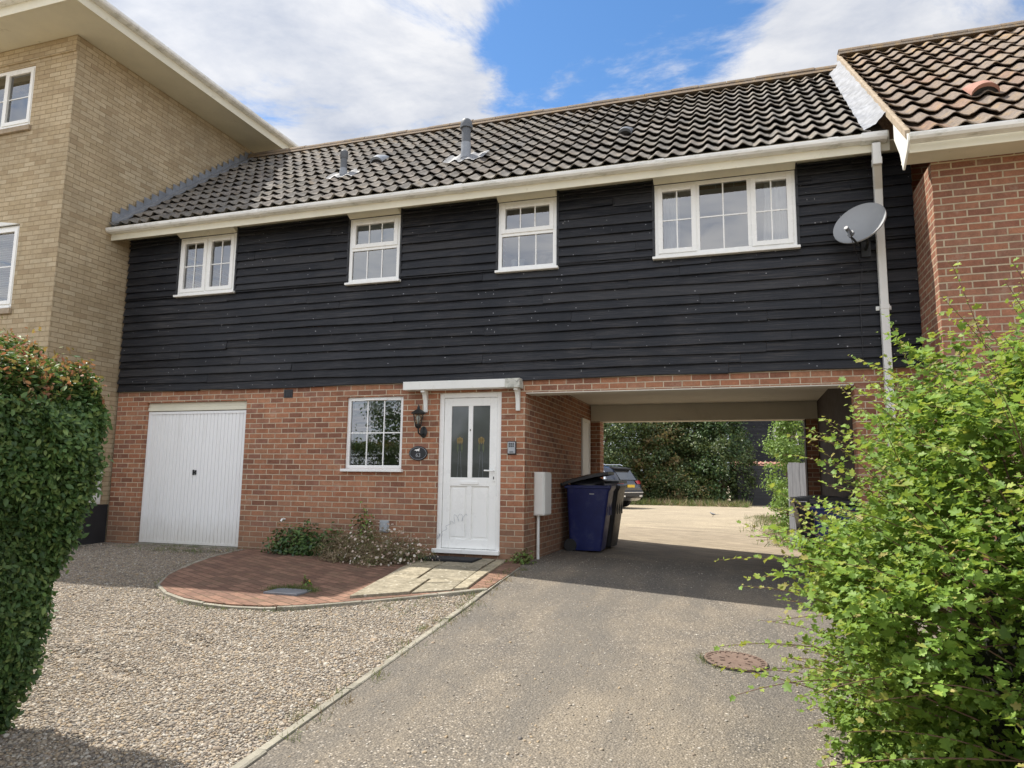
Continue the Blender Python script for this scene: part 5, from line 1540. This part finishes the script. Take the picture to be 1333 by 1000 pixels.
def shrub_right():
    rg = np.random.default_rng(33)
    t = thing('shrub', 'large overgrown light green maple shrub in the right foreground', 'shrub', (5.9, -4.9, gh(5.9, -4.9)))
    c = np.array((5.63, -4.95, 0.17)); r = np.array((1.27, 1.15, 1.40))
    tw = []          # (base, dir, length, nleaf, kind)
    for _ in range(12500):
        d = rg.normal(size=3); d /= np.linalg.norm(d)
        if d[1] > 0.75 or d[0] > 0.8: continue
        k = 1+0.10*math.sin(d[0]*5+d[2]*4+1)*math.sin(d[1]*5+d[2]*3)+0.06*math.sin(d[2]*9+d[0]*7)
        cl = math.sin(d[0]*11+d[2]*5+0.7)*math.sin(d[2]*13-d[1]*6)+0.6*math.sin(d[1]*17+d[2]*8+d[0]*3)
        if cl < -0.25 and rg.random() < 0.85: continue
        k *= 1+0.11*cl
        p = c+r*d*k*(1-abs(rg.normal(0, 0.11)))*0.97
        if p[2] < gh(p[0], p[1])-0.05: continue
        o = d*0.8+rg.normal(0, 0.55, 3)+np.array((-0.12, 0, 0.35)); o /= np.linalg.norm(o)
        tw.append((p, o, rg.uniform(0.12, 0.30), int(rg.integers(8, 15)), 0))
    # long sprigs arching out, mostly to the light on the left and at the top
    for _ in range(360):
        d = rg.normal(size=3)+np.array((-0.8, -0.1, 0.40)); d /= np.linalg.norm(d)
        if d[1] > 0.6: continue
        p = c+r*d*rg.uniform(0.86, 1.0)
        if p[2] < gh(p[0], p[1]): continue
        o = d*0.8+np.array((-0.25, -0.05, 0.25+0.3*rg.random()))+rg.normal(0, 0.22, 3); o /= np.linalg.norm(o)
        L = rg.uniform(0.28, 0.75); tw.append((p, o, L, int(L*38), 1))
    for _ in range(26):      # a few tall leaders at the back right
        p = c+np.array((rg.uniform(-0.55, 0.3), rg.uniform(-0.3, 0.5), r[2]*0.86)); o = np.array((rg.normal(-0.15, 0.25), rg.normal(0, 0.2), 1.0)); o /= np.linalg.norm(o)
        L = rg.uniform(0.4, 0.85); tw.append((p, o, L, int(L*34), 1))
    C = []; N = []; A = []; MI = []; S = []
    mb = MB()
    for p, o, L, n, kind in tw:
        side = np.cross(o, (0, 0, 1.0)); side /= (np.linalg.norm(side)+1e-6)
        pts = []
        drop = rg.uniform(0.1, 0.5) if kind else 0.15
        for i in range(n):
            s = (i+0.5)/n
            q = p+o*L*s-np.array((0, 0, 1.0))*drop*L*s*s*0.6
            pts.append(q)
            sg = 1 if i % 2 else -1
            out = side*sg*rg.uniform(0.5, 1.0)+o*rg.uniform(0.2, 0.8)+rg.normal(0, 0.25, 3)
            nn = np.array((-0.25, -0.15, 1.0))+rg.normal(0, 0.5, 3)
            C.append(q+out*0.008); A.append(out); N.append(nn)
            tip = s > (0.55 if kind else 0.7)
            MI.append(1 if (tip and rg.random() < (0.6 if kind else 0.3)) else 0)
            S.append(0.040*(1.08-0.45*s)*(1.0 if kind == 0 else 0.92))
        if kind: mb.tube([p-o*0.25]+pts[::4]+[pts[-1]], 0.0035, 4, r2=0.0012)
    # inner, shadier leaves
    for _ in range(9000):
        d = rg.normal(size=3); d /= np.linalg.norm(d)
        p = c+r*d*rg.uniform(0.62, 0.88)
        if p[2] < gh(p[0], p[1]) or d[1] > 0.8: continue
        C.append(p); A.append(rg.normal(size=3)); N.append(np.array((0, 0, 0.8))+rg.normal(0, 0.7, 3)); MI.append(0); S.append(0.038)
    C = np.array(C); N = np.array(N); A = np.array(A); S = np.array(S)*np.clip(rg.normal(1, 0.32, len(S)), 0.4, 1.7)
    inst_mesh('foliage', LEAF_LOBED[0], LEAF_LOBED[1], C, frames(N, rg, A), S, ['leaf_maple', 'leaf_tip'], t, MI)
    mb.build('twig', 'twig', t)
    mb = MB()
    for _ in range(26):
        a = rg.uniform(0, 6.28); b = c+r*np.array((math.cos(a)*0.75, math.sin(a)*0.75, rg.uniform(0.1, 0.75)))
        s0 = np.array((5.9+rg.normal(0, 0.15), -4.9+rg.normal(0, 0.15), -0.6))
        mb.tube([s0, s0*0.5+b*0.5+np.array((0, 0, 0.15)), b], 0.022, 6, r2=0.006)
    mb.build('branch', 'bark', t)
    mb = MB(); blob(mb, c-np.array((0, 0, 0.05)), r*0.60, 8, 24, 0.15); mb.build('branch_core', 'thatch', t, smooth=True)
shrub_right()

def tree(name, label, x, y, h, rad, mat, seed, nclump=170, nleaf=75, size=0.13, skirt=0.1, rust=None, group=None, tz=None, cat='tree', stemcol='bark', squash=1.0):
    rg = np.random.default_rng(seed)
    z0 = gh(x, y)
    t = thing(name, label, cat, (x, y, z0), 0, group)
    mb = MB()
    lean = rg.normal(0, 0.15, 2)
    mb.tube([(x, y, z0-0.15), (x+lean[0]*0.3, y+lean[1]*0.3, z0+h*0.3), (x+lean[0], y+lean[1], z0+h*0.85)], 0.05*h**0.9*0.55, 8, r2=0.02)
    for _ in range(14):
        a = rg.uniform(0, 6.28); zz = rg.uniform(0.15, 0.75)*h
        L = rad*rg.uniform(0.5, 0.85)*(1-0.3*zz/h)
        p0 = np.array((x, y, z0+zz)); p1 = p0+np.array((math.cos(a)*L, math.sin(a)*L*squash, rg.uniform(0.1, 0.5)*L))
        mb.tube([p0, (p0+p1)/2+np.array((0, 0, 0.08)), p1], 0.03, 5, r2=0.008)
    mb.build('trunk', stemcol, t)
    C = []; N = []; MI = []
    for _ in range(nclump):
        u = rg.random(); zz = skirt+(1-skirt)*u
        prof = (math.sin(math.pi*min(1, 0.18+0.82*(zz-skirt)/(1-skirt)))**0.6 if u < 0.95 else 0.4)
        prof = max(prof, 0.2)*(1.0-0.25*zz)
        a = rg.uniform(0, 6.28); rr = rad*prof*(rg.random()**0.35)
        cc = np.array((x+rr*math.cos(a), y+rr*math.sin(a)*squash, z0+h*zz))
        out = np.array((math.cos(a), math.sin(a), 0.5))
        cs = rad*rg.uniform(0.07, 0.19)
        isr = rust and rg.random() < rust[1] 
        k = int(nleaf*rg.uniform(0.9, 2.0))
        P = cc+rg.normal(0, 1, (k, 3))*np.array((cs, cs, cs*0.65))
        C.append(P); N.append(out+rg.normal(0, 0.7, (k, 3))); MI += [1 if isr else 0]*k
    C = np.concatenate(C); N = np.concatenate(N)
    keep = C[:, 2] > z0+0.01
    MI = np.array(MI)[keep]
    leaf_obj('crown', LEAF_CARD, C[keep], N[keep], size*0.8, [mat, rust[0] if rust else mat], rg, t, MI)
    return t
G_BACK = 'trees and bushes along the far side of the yard'
tree('tree', 'dark evergreen tree behind the parked car', -2.6, 26.5, 6.2, 2.4, 'leaf_dark', 1, 210, 80, 0.16, 0.02, group=G_BACK)
tree('bush', 'rust tinted leafy bush just right of the parked car', -0.2, 27.2, 5.0, 2.0, 'leaf_dark', 2, 190, 80, 0.15, 0.02, rust=('leaf_rust', 0.42), group=G_BACK, cat='bush')
tree('tree', 'tall dense green conifer in the middle of the yard backdrop', 1.5, 27.8, 6.4, 1.9, 'leaf_dark', 3, 200, 80, 0.15, 0.02, group=G_BACK)
tree('bush', 'drooping dark green bush left of the black fence', 3.0, 27.0, 5.2, 1.7, 'leaf_dark', 4, 200, 75, 0.14, 0.01, rust=('leaf_mid', 0.4), group=G_BACK, cat='bush')
tree('tree', 'tall evergreen tree far behind the yard hedge', 0.2, 33.0, 8.5, 3.2, 'leaf_dark', 6, 200, 70, 0.2, 0.05, group=G_BACK)
tree('bush', 'low bushy undergrowth at the foot of the yard trees', 1.0, 25.9, 1.5, 2.1, 'leaf_dark', 7, 150, 60, 0.12, 0.0, rust=('leaf_rust', 0.2), group=G_BACK, cat='bush', squash=0.35)
tree('young_tree', 'bright green young tree beside the arch at the right of the yard', 5.15, 12.6, 3.1, 0.72, 'leaf_bright', 9, 150, 42, 0.085, 0.18, cat='tree')
tree('bush', 'low bright green bush at the foot of the grey panel', 4.95, 8.9, 0.95, 0.52, 'leaf_bright', 10, 90, 38, 0.065, 0.0, cat='bush')

# low plants by the wall
def clump(name, label, x, y, h, rad, mats, seed, n, size, tmpl, cat='plant', flower=0, fmat='petal', upright=0.6, squash=1.0, zfn=az):
    rg = np.random.default_rng(seed)
    z0 = zfn(x, y)
    t = thing(name, label, cat, (x, y, z0))
    d = rg.normal(size=(n, 3)); d /= np.linalg.norm(d, axis=1, keepdims=True); d[:, 2] = np.abs(d[:, 2])
    rr = rg.random(n)**0.4
    lump = 1+0.25*np.sin(d[:, 0]*5+seed)*np.sin(d[:, 1]*6+d[:, 2]*4)
    C = np.array((x, y, z0))+d*np.array((rad, rad*squash, h))*(rr*lump)[:, None]
    C[:, 1] = np.minimum(C[:, 1], -0.03); C[:, 2] = np.maximum(C[:, 2], z0+0.01)
    N = d+rg.normal(0, 0.6, (n, 3))+np.array((0, -0.1, upright))
    mi = rg.integers(0, len(mats), n)
    leaf_obj('foliage', tmpl, C, N, size, list(mats), rg, t, mi)
    mb = MB()
    for _ in range(24):
        a = rg.uniform(0, 6.28); p = np.array((x+rad*0.7*math.cos(a)*rg.random(), min(-0.03, y+rad*squash*0.7*math.sin(a)), z0+h*rg.uniform(0.4, 0.85)))
        mb.tube([(x+rg.normal(0, rad*0.2), min(-0.03, y+rg.normal(0, rad*0.15)), z0-0.02), p], 0.004, 4, r2=0.002)
    mb.build('stem', 'twig', t)
    if flower:
        d = rg.normal(size=(flower, 3)); d /= np.linalg.norm(d, axis=1, keepdims=True); d[:, 2] = np.abs(d[:, 2])
        C = np.array((x, y, z0))+d*np.array((rad, rad*squash, h))*rg.uniform(0.6, 1.3, (flower, 1))
        C[:, 1] = np.minimum(C[:, 1], -0.03)
        k = 8
        fv = [(0, 0, 0.15)]+[(math.cos(2*math.pi*i/k), math.sin(2*math.pi*i/k), 0.0) for i in range(k)]
        ff = [(0, 1+i, 1+(i+1) % k) for i in range(k)]
        NN = d+np.array((0, -0.5, 0.5))+rg.normal(0, 0.3, (flower, 3))
        fo = inst_mesh('flower', fv, ff, C, frames(NN, rg), np.clip(rg.normal(0.012, 0.004, flower), 0.005, 0.02), fmat, t)
        if flower > 100: tag(fo, kind='stuff')
    return t
clump('ivy_bush', 'dark green ivy like bush against the brick wall near the garage', -1.95, -0.28, 0.40, 0.48, ['leaf_mid', 'leaf_hedge'], 41, 1500, 0.055, LEAF_OVAL, squash=0.6)
clump('ivy_bush', 'small dark green bush between the ivy and the dry stems', -1.40, -0.30, 0.36, 0.34, ['leaf_mid', 'leaf_hedge'], 42, 900, 0.05, LEAF_OVAL, squash=0.7)
clump('weed', 'tall yellow green weed standing against the wall behind the daisies', -1.02, -0.10, 0.62, 0.20, ['leaf_bright', 'leaf_mid'], 43, 420, 0.05, LEAF_OVAL, squash=0.5)
clump('dry_plant', 'brown dried stems left of the daisies', -0.98, -0.62, 0.36, 0.42, ['drygrass'], 44, 2300, 0.085, BLADE, squash=0.7)
clump('daisy_plant', 'large mound of pink and white daisies by the front path', -0.50, -0.66, 0.44, 0.46, ['drygrass', 'drygrass', 'grassm', 'drygrass'], 45, 3200, 0.07, BLADE, flower=330, squash=0.9)
clump('daisy_plant', 'lower daisies trailing beside the doormat', -0.12, -0.50, 0.30, 0.32, ['drygrass', 'leaf_mid', 'grassm'], 46, 1500, 0.055, BLADE, flower=110, squash=0.8)
clump('weed', 'small green weed at the brick corner by the meter cabinet', 1.24, -0.06, 0.16, 0.17, ['leaf_bright', 'grassm'], 47, 200, 0.045, LEAF_OVAL, squash=0.8)
clump('weed', 'yellow flowering dandelion beside the drain cover', -0.42, -2.32, 0.09, 0.05, ['leaf_bright'], 48, 24, 0.04, LEAF_OVAL, flower=3, fmat=None or 'plate')

def grass():
    rg = np.random.default_rng(51)
    C = []; S = []; MI = []
    def tuft(x, y, n, s, sp, z=None, m=0):
        for _ in range(n):
            px, py = x+rg.normal(0, sp), y+rg.normal(0, sp)
            C.append((px, py, (gh(px, py) if z is None else z)+0.002)); S.append(s*rg.uniform(0.5, 1.3)); MI.append(m)
    for _ in range(150):       # beside the kerb and along the apron edge
        y = -0.5-rg.random()**1.5*5.2; tuft(kx(y)+rg.choice([-1, 1])*rg.uniform(0.02, 0.10), y, 9, 0.05, 0.025, m=int(rg.random() < 0.5))
    for _ in range(60):
        i = rg.integers(1, len(APRON)-1); k = rg.random()
        x = APRON[i][0]*(1-k)+APRON[min(i+1, len(APRON)-1)][0]*k; y = APRON[i][1]*(1-k)+APRON[min(i+1, len(APRON)-1)][1]*k
        tuft(x, y-0.07, 7, 0.045, 0.03)
    for _ in range(40):
        tuft(0.5+rg.random()*0.8, -2.5+rg.normal(0, 0.2)-0.35+rg.random()*0.3, 6, 0.045, 0.04)
    for _ in range(70):        # weedy patch by the garage
        tuft(-3.9+rg.normal(0, 0.55), -0.45+rg.normal(0, 0.16), 9, 0.05, 0.05)
    for _ in range(60): tuft(-5.0+rg.random()*6.2, -0.05-rg.random()*0.05, 5, 0.05, 0.03)
    for _ in range(65):        # round the drain lid
        a = rg.uniform(0.2, 3.3); tuft(-0.36+0.24*math.cos(a), -2.68+0.17*math.sin(a), 12, 0.05, 0.03, az(-0.36, -2.6))
    for _ in range(30):
        a = rg.uniform(2.6, 5.0); tuft(3.83+0.25*math.cos(a), -3.15+0.25*math.sin(a), 8, 0.035, 0.02, m=int(rg.random() < 0.4))
    for _ in range(420):       # yard edges
        tuft(-3.2+rg.random()*7.2, 24.2+rg.normal(0, 0.35), 10, 0.30, 0.12, m=int(rg.random() < 0.4))
    for _ in range(260):
        yy = 5.6+rg.random()*9; tuft(4.95+rg.normal(0, 0.25)-0.05*(yy-5), yy, 9, 0.13, 0.10, m=int(rg.random() < 0.25))
    C = np.array(C); S = np.array(S)
    A = rg.normal(size=(len(C), 3))*0.45+np.array((0, 0, 1.0))
    N = rg.normal(size=(len(C), 3))
    o = inst_mesh('grass', BLADE[0], BLADE[1], C, frames(N, rg, A), S, ['grassm', 'drygrass'], None, MI)
    tag(o, 'grass and weeds in the joints, along the kerb and the yard edge', 'grass', kind='stuff')
grass()

# ------------------------------------------------------------------ yard things
def car():
    t = thing('car', 'dark blue estate car parked in the yard beyond the arch, seen from behind', 'car', (-0.28, 19.3, gh(0, 19)), R(158))
    # local: +x forward, rear bumper at x=0, z up
    ST = [(0.0, 0.42, 0.80, 0.84), (0.03, 0.36, 0.93, 0.88), (0.10, 0.30, 1.02, 0.90), (0.22, 0.28, 1.22, 0.915), (0.42, 0.28, 1.50, 0.92), (0.62, 0.28, 1.60, 0.92), (1.0, 0.28, 1.65, 0.925), (1.9, 0.28, 1.67, 0.925), (2.6, 0.28, 1.62, 0.925),
          (3.0, 0.28, 1.42, 0.92), (3.35, 0.28, 1.10, 0.915), (3.7, 0.28, 1.05, 0.905), (4.2, 0.30, 0.95, 0.88), (4.42, 0.36, 0.80, 0.82), (4.48, 0.42, 0.66, 0.76)]
    def sec(x, zb, zt, w):
        belt = min(1.0, zt-0.04); r_ = []
        if zt > 1.1: k = (zt-1.0)/0.67; wr = w-0.24*k
        else: wr = w-0.05
        half = [(w*0.88, zb), (w, zb+0.12), (w, (zb+belt)/2), (w-0.015, belt-0.03), (w-0.04, belt), ((w-0.04)*0.5+wr*0.5, (belt+zt)/2), (wr, zt-0.06), (wr-0.10, zt-0.012), (wr*0.4, zt)]
        return [(x, a, b) for a, b in half]+[(x, -a, b) for a, b in half[::-1]]
    mb = MB(); P = [sec(*s) for s in ST]
    P = [r_+[r_[0]] for r_ in P]
    mb.grid(P); mb.add(P[0][:-1], [tuple(range(17, -1, -1))]); mb.add(P[-1][:-1], [tuple(range(18))])
    b = mb.build('body', 'carpaint', t, smooth=32, local=True)
    def sidep(pts, sgn, off, th, nm, mat, par):
        mb = MB(); vs = []
        for x, z in pts:
            k = max(0, (z-1.0)/0.67); y = 0.925-0.04*min(1, k*5)-0.235*k+off; vs.append((x, sgn*y, z))
        n = len(vs)
        vs2 = [(x, y-sgn*th, z) for x, y, z in vs]
        mb.add(vs+vs2, [tuple(range(n)), tuple(range(2*n-1, n-1, -1))]+[(i, n+i, n+(i+1) % n, (i+1) % n) for i in range(n)])
        return mb.build(nm, mat, par, local=True)
    for sgn in (-1, 1):
        for pts in ([(0.62, 1.10), (0.98, 1.06), (1.02, 1.50), (0.90, 1.50), (0.74, 1.36)], [(1.07, 1.055), (2.0, 1.045), (2.0, 1.53), (1.09, 1.515)], [(2.06, 1.045), (3.0, 1.05), (2.62, 1.48), (2.06, 1.53)]):
            sidep(pts, sgn, 0.014, 0.03, 'side_window', 'glass_dark', t)
        # chrome surround
        mb = MB(); line = [(3.05, 1.03), (2.0, 1.025), (1.0, 1.035), (0.60, 1.075), (0.58, 1.11), (0.72, 1.39), (0.88, 1.53), (1.1, 1.545), (2.0, 1.56), (2.62, 1.51)]
        pp = []
        for x, z in line:
            k = max(0, (z-1.0)/0.67); pp.append((x, sgn*(0.925-0.04*min(1, k*5)-0.235*k+0.022), z))
        mb.tube(pp, 0.014, 5); mb.build('window_trim', 'chrome', t, local=True)
        mb = MB(); mb.tube([(0.75, sgn*0.62, 1.655), (0.85, sgn*0.62, 1.70), (2.3, sgn*0.63, 1.71), (2.5, sgn*0.63, 1.66)], 0.016, 6); mb.build('roof_rail', 'chrome', t, local=True)
        # tail lamp wraps the corner
        mb = MB(); mb.grid([[(0.36, sgn*0.925, 0.98), (0.20, sgn*0.925, 0.97), (0.075, sgn*0.90, 0.95), (0.02, sgn*0.74, 0.94), (0.01, sgn*0.50, 0.94)], [(0.40, sgn*0.912, 1.06), (0.22, sgn*0.915, 1.08), (0.115, sgn*0.88, 1.08), (0.10, sgn*0.72, 1.075), (0.095, sgn*0.50, 1.06)]])
        mb.build('tail_lamp', 'red_lens', t, local=True, smooth=True)
        for x in (0.85, 3.62):
            mb = MB(); mb.lathe([(0.22, -0.10), (0.31, -0.11), (0.345, -0.07), (0.345, 0.07), (0.31, 0.11), (0.22, 0.10)], (x, sgn*0.83, 0.345), 26, Matrix.Rotation(R(90), 3, 'X'))
            wh = mb.build('wheel', 'rubber', t, smooth=40, local=True)
            mb = MB(); mb.lathe([(0.03, -0.02), (0.05, 0.0)], (x, sgn*0.93, 0.345), 12, Matrix.Rotation(R(90), 3, 'X'))
            for k in range(5):
                a = 2*math.pi*k/5; mb.tube([(x, sgn*0.93, 0.345), (x+0.22*math.cos(a), sgn*0.925, 0.345+0.22*math.sin(a))], 0.025, 6)
            mb.tube([(x+0.22*math.cos(2*math.pi*k/20), sgn*0.925, 0.345+0.22*math.sin(2*math.pi*k/20)) for k in range(21)], 0.015, 6)
            mb.build('rim', 'chrome', wh, local=True)
        # wheel arch lip
        mb = MB()
        for x in (0.85, 3.62): mb.tube([(x+0.40*math.cos(R(a)), sgn*0.925, 0.345+0.40*math.sin(R(a))) for a in range(0, 181, 15)], 0.03, 6)
        mb.build_each('wheel_arch', 'dark', t, local=True)
    mb = MB(); mb.add([(0.13, -0.62, 1.12), (0.13, 0.62, 1.12), (0.36, 0.56, 1.46), (0.36, -0.56, 1.46)], [(0, 1, 2, 3)]); mb.add([(0.125+0.0, -0.62, 1.12), (0.125, 0.62, 1.12), (0.36, 0.56, 1.48), (0.36, -0.56, 1.48)], [(0, 1, 2, 3)])
    mb = MB(); mb.prism([(0.115, 1.10), (0.40, 1.485), (0.44, 1.48), (0.16, 1.09)], 'y', -0.60, 0.60); mb.build('rear_window', 'glass_dark', t, local=True)
    mb = MB(); mb.prism([(0.28, 1.545), (0.62, 1.60), (0.62, 1.57), (0.36, 1.50)], 'y', -0.60, 0.60); mb.build('spoiler', 'dark', t, local=True)
    mb = MB(); mb.box(-0.022, 0.02, -0.26, 0.26, 0.80, 0.91); mb.build('number_plate', 'plate', t, local=True, bevel=0.004)
    mb = MB(); mb.prism([(-0.05, 0.46), (-0.06, 0.62), (-0.02, 0.70), (0.10, 0.70), (0.12, 0.40), (0.02, 0.38)][::-1], 'y', -0.86, 0.86); bp = mb.build('rear_bumper', 'dark', t, local=True, bevel=0.02)
    mb = MB()
    for sgn in (-1, 1): mb.box(-0.072, -0.055, sgn*0.64-0.11, sgn*0.64+0.11, 0.44, 0.50)
    mb.box(-0.066, -0.05, -0.85, 0.85, 0.60, 0.625)
    mb.build_each('bumper_trim', 'chrome', bp, local=True)
car()

def bird():
    t = thing('bird', 'small grey and white wagtail standing on the sunny yard gravel', 'bird', (3.0, 14.05, gh(3.0, 14.05)), R(170))
    mb = MB()
    secs = [(-0.085, 0.004, 0.072), (-0.06, 0.016, 0.074), (-0.03, 0.028, 0.078), (0.0, 0.034, 0.082), (0.03, 0.030, 0.092), (0.05, 0.020, 0.108), (0.062, 0.021, 0.122), (0.076, 0.019, 0.126), (0.088, 0.010, 0.125), (0.105, 0.002, 0.122)]
    mb.tube([(x, 0, z) for x, r_, z in secs], 1.0, 10)
    n = 10
    for i, (x, r_, z) in enumerate(secs):
        for k in range(n):
            v = Vector(mb.v[i*n+k])-Vector((x, 0, z)); mb.v[i*n+k] = (x+v.x*r_, v.y*r_, z+v.z*r_)
    mb.prism([(-0.175, 0.012), (-0.07, 0.016), (-0.07, -0.016), (-0.175, -0.012)], 'z', 0.066, 0.073)
    mb.build('body', 'plum', t, smooth=60, local=True)
    for s in (-1, 1):
        mb = MB(); mb.tube([(0.0, s*0.014, 0.055), (-0.006, s*0.014, 0.03), (0.004, s*0.014, 0.002)], 0.0025, 5); mb.tube([(-0.008, s*0.014, 0.002), (0.022, s*0.014, 0.002)], 0.002, 4); mb.build('leg', 'dark', t, local=True)
    mb = MB()
    for s in (-1, 1): mb.tube([(0.03, s*0.026, 0.095), (-0.02, s*0.033, 0.085), (-0.08, s*0.012, 0.074)], 0.008, 6)
    mb.build('wing', 'flue_dark', t, smooth=True, local=True)
bird()

def boards_fence(name, label, x0, x1, y, h, horiz, mat, post='black_board', bw=0.15, tilt=0.0, cat='fence'):
    z0 = gh((x0+x1)/2, y)
    t = thing(name, label, cat, ((x0+x1)/2, y, z0))
    mb = MB()
    if horiz:
        z = z0+0.02
        while z < z0+h-0.02:
            j = rnd.uniform(-0.004, 0.004)
            mb.prism([(y-0.03+j, z), (y-0.012, z+bw+0.015), (y, z+bw+0.015), (y, z)], 'x', x0, x1); z += bw
    else:
        x = x0
        while x < x1-0.01:
            j = rnd.uniform(-0.006, 0.006); mb.box(x+0.003, min(x+bw-0.003, x1), y-0.022+j, y+j, z0+0.03, z0+h+rnd.uniform(-0.01, 0.01)); x += bw
    mb.build('board', mat, t)
    for x in (x0, x1):
        mb = MB(); mb.box(x-0.05, x+0.05, y+0.006, y+0.10, z0-0.2, z0+h-0.03); mb.build('post', post, t)
    mb = MB()
    for zz in (0.25, 0.8): mb.box(x0+0.051, x1-0.051, y+0.008, y+0.05, z0+h*zz, z0+h*zz+0.07)
    mb.build_each('rail', post, t)
    return t
boards_fence('fence', 'black horizontal board fence at the far side of the yard', 3.7, 5.9, 26.4, 1.75, True, 'black_board')
ws = boards_fence('wooden_screen', 'weathered grey upright board panel beside the arch', 4.66, 5.36, 6.0, 1.62, False, 'grey_wood', 'grey_wood', 0.10)
ws.rotation_euler.z = R(-50)

# black boarded building and its lower red roofed outbuilding behind the trees
bb = thing('boarded_building', 'far black weatherboarded building with a white window frame behind the trees', 'building', (6.5, 36, -0.1))
mb = MB(); z = -0.2
mb.box(3.2, 12, 34.05, 40, -0.3, 5.2)
w_ = mb.build('wall', 'black_board', bb)
mb = MB()
z = 0
while z < 5.1: mb.prism([(34.0-0.035, z), (34.0-0.01, z+0.17), (34.045, z+0.17), (34.045, z)], 'x', 3.19, 12.01); z += 0.155
mb.build('weatherboarding', 'board', bb)
window(bb, 5.62, 6.9, 3.0, 4.1, 33.92, [(0, 0.5, 2, True), (0.5, 1, 2, True)])
mb = MB(); mb.prism([(33.6, 5.1), (37, 7.8), (40.4, 5.1)], 'x', 3.0, 12.2); mb.build('roof', 'tile', bb)
ob = thing('outbuilding', 'low outbuilding with a red tiled roof behind the black fence', 'shed', (4.6, 30, -0.1))
mb = MB(); mb.box(3.4, 6.4, 29.4, 32, -0.3, 1.33); mb.build('wall', 'black_board', ob)
pantiles('roof', 'terracotta', ob, 3.3, 6.5, 29.2, 1.30, 30.7, 2.0, 0.25, 5, 9)
mb = MB(); mb.prism([(30.7, 2.02), (32.2, 1.30), (32.2, 1.24), (30.7, 1.95)], 'x', 3.3, 6.5); mb.build('roof_deck', 'terracotta', ob)

# greenery across the road that the window glass mirrors
for i, (x, y, h, rd) in enumerate(((-7.5, -24, 5.5, 2.6), (-14, -27, 8.5, 3.4), (-2.5, -27, 4.2, 2.6))):
    tree('street_tree', ['leafy tree across the road mirrored in the door glass', 'tall tree across the road mirrored in the far left upper window', 'low tree across the road behind the camera'][i], x, y, h, rd, 'leaf_mid', 70+i, 110, 60, 0.2, 0.1, group='trees across the road')
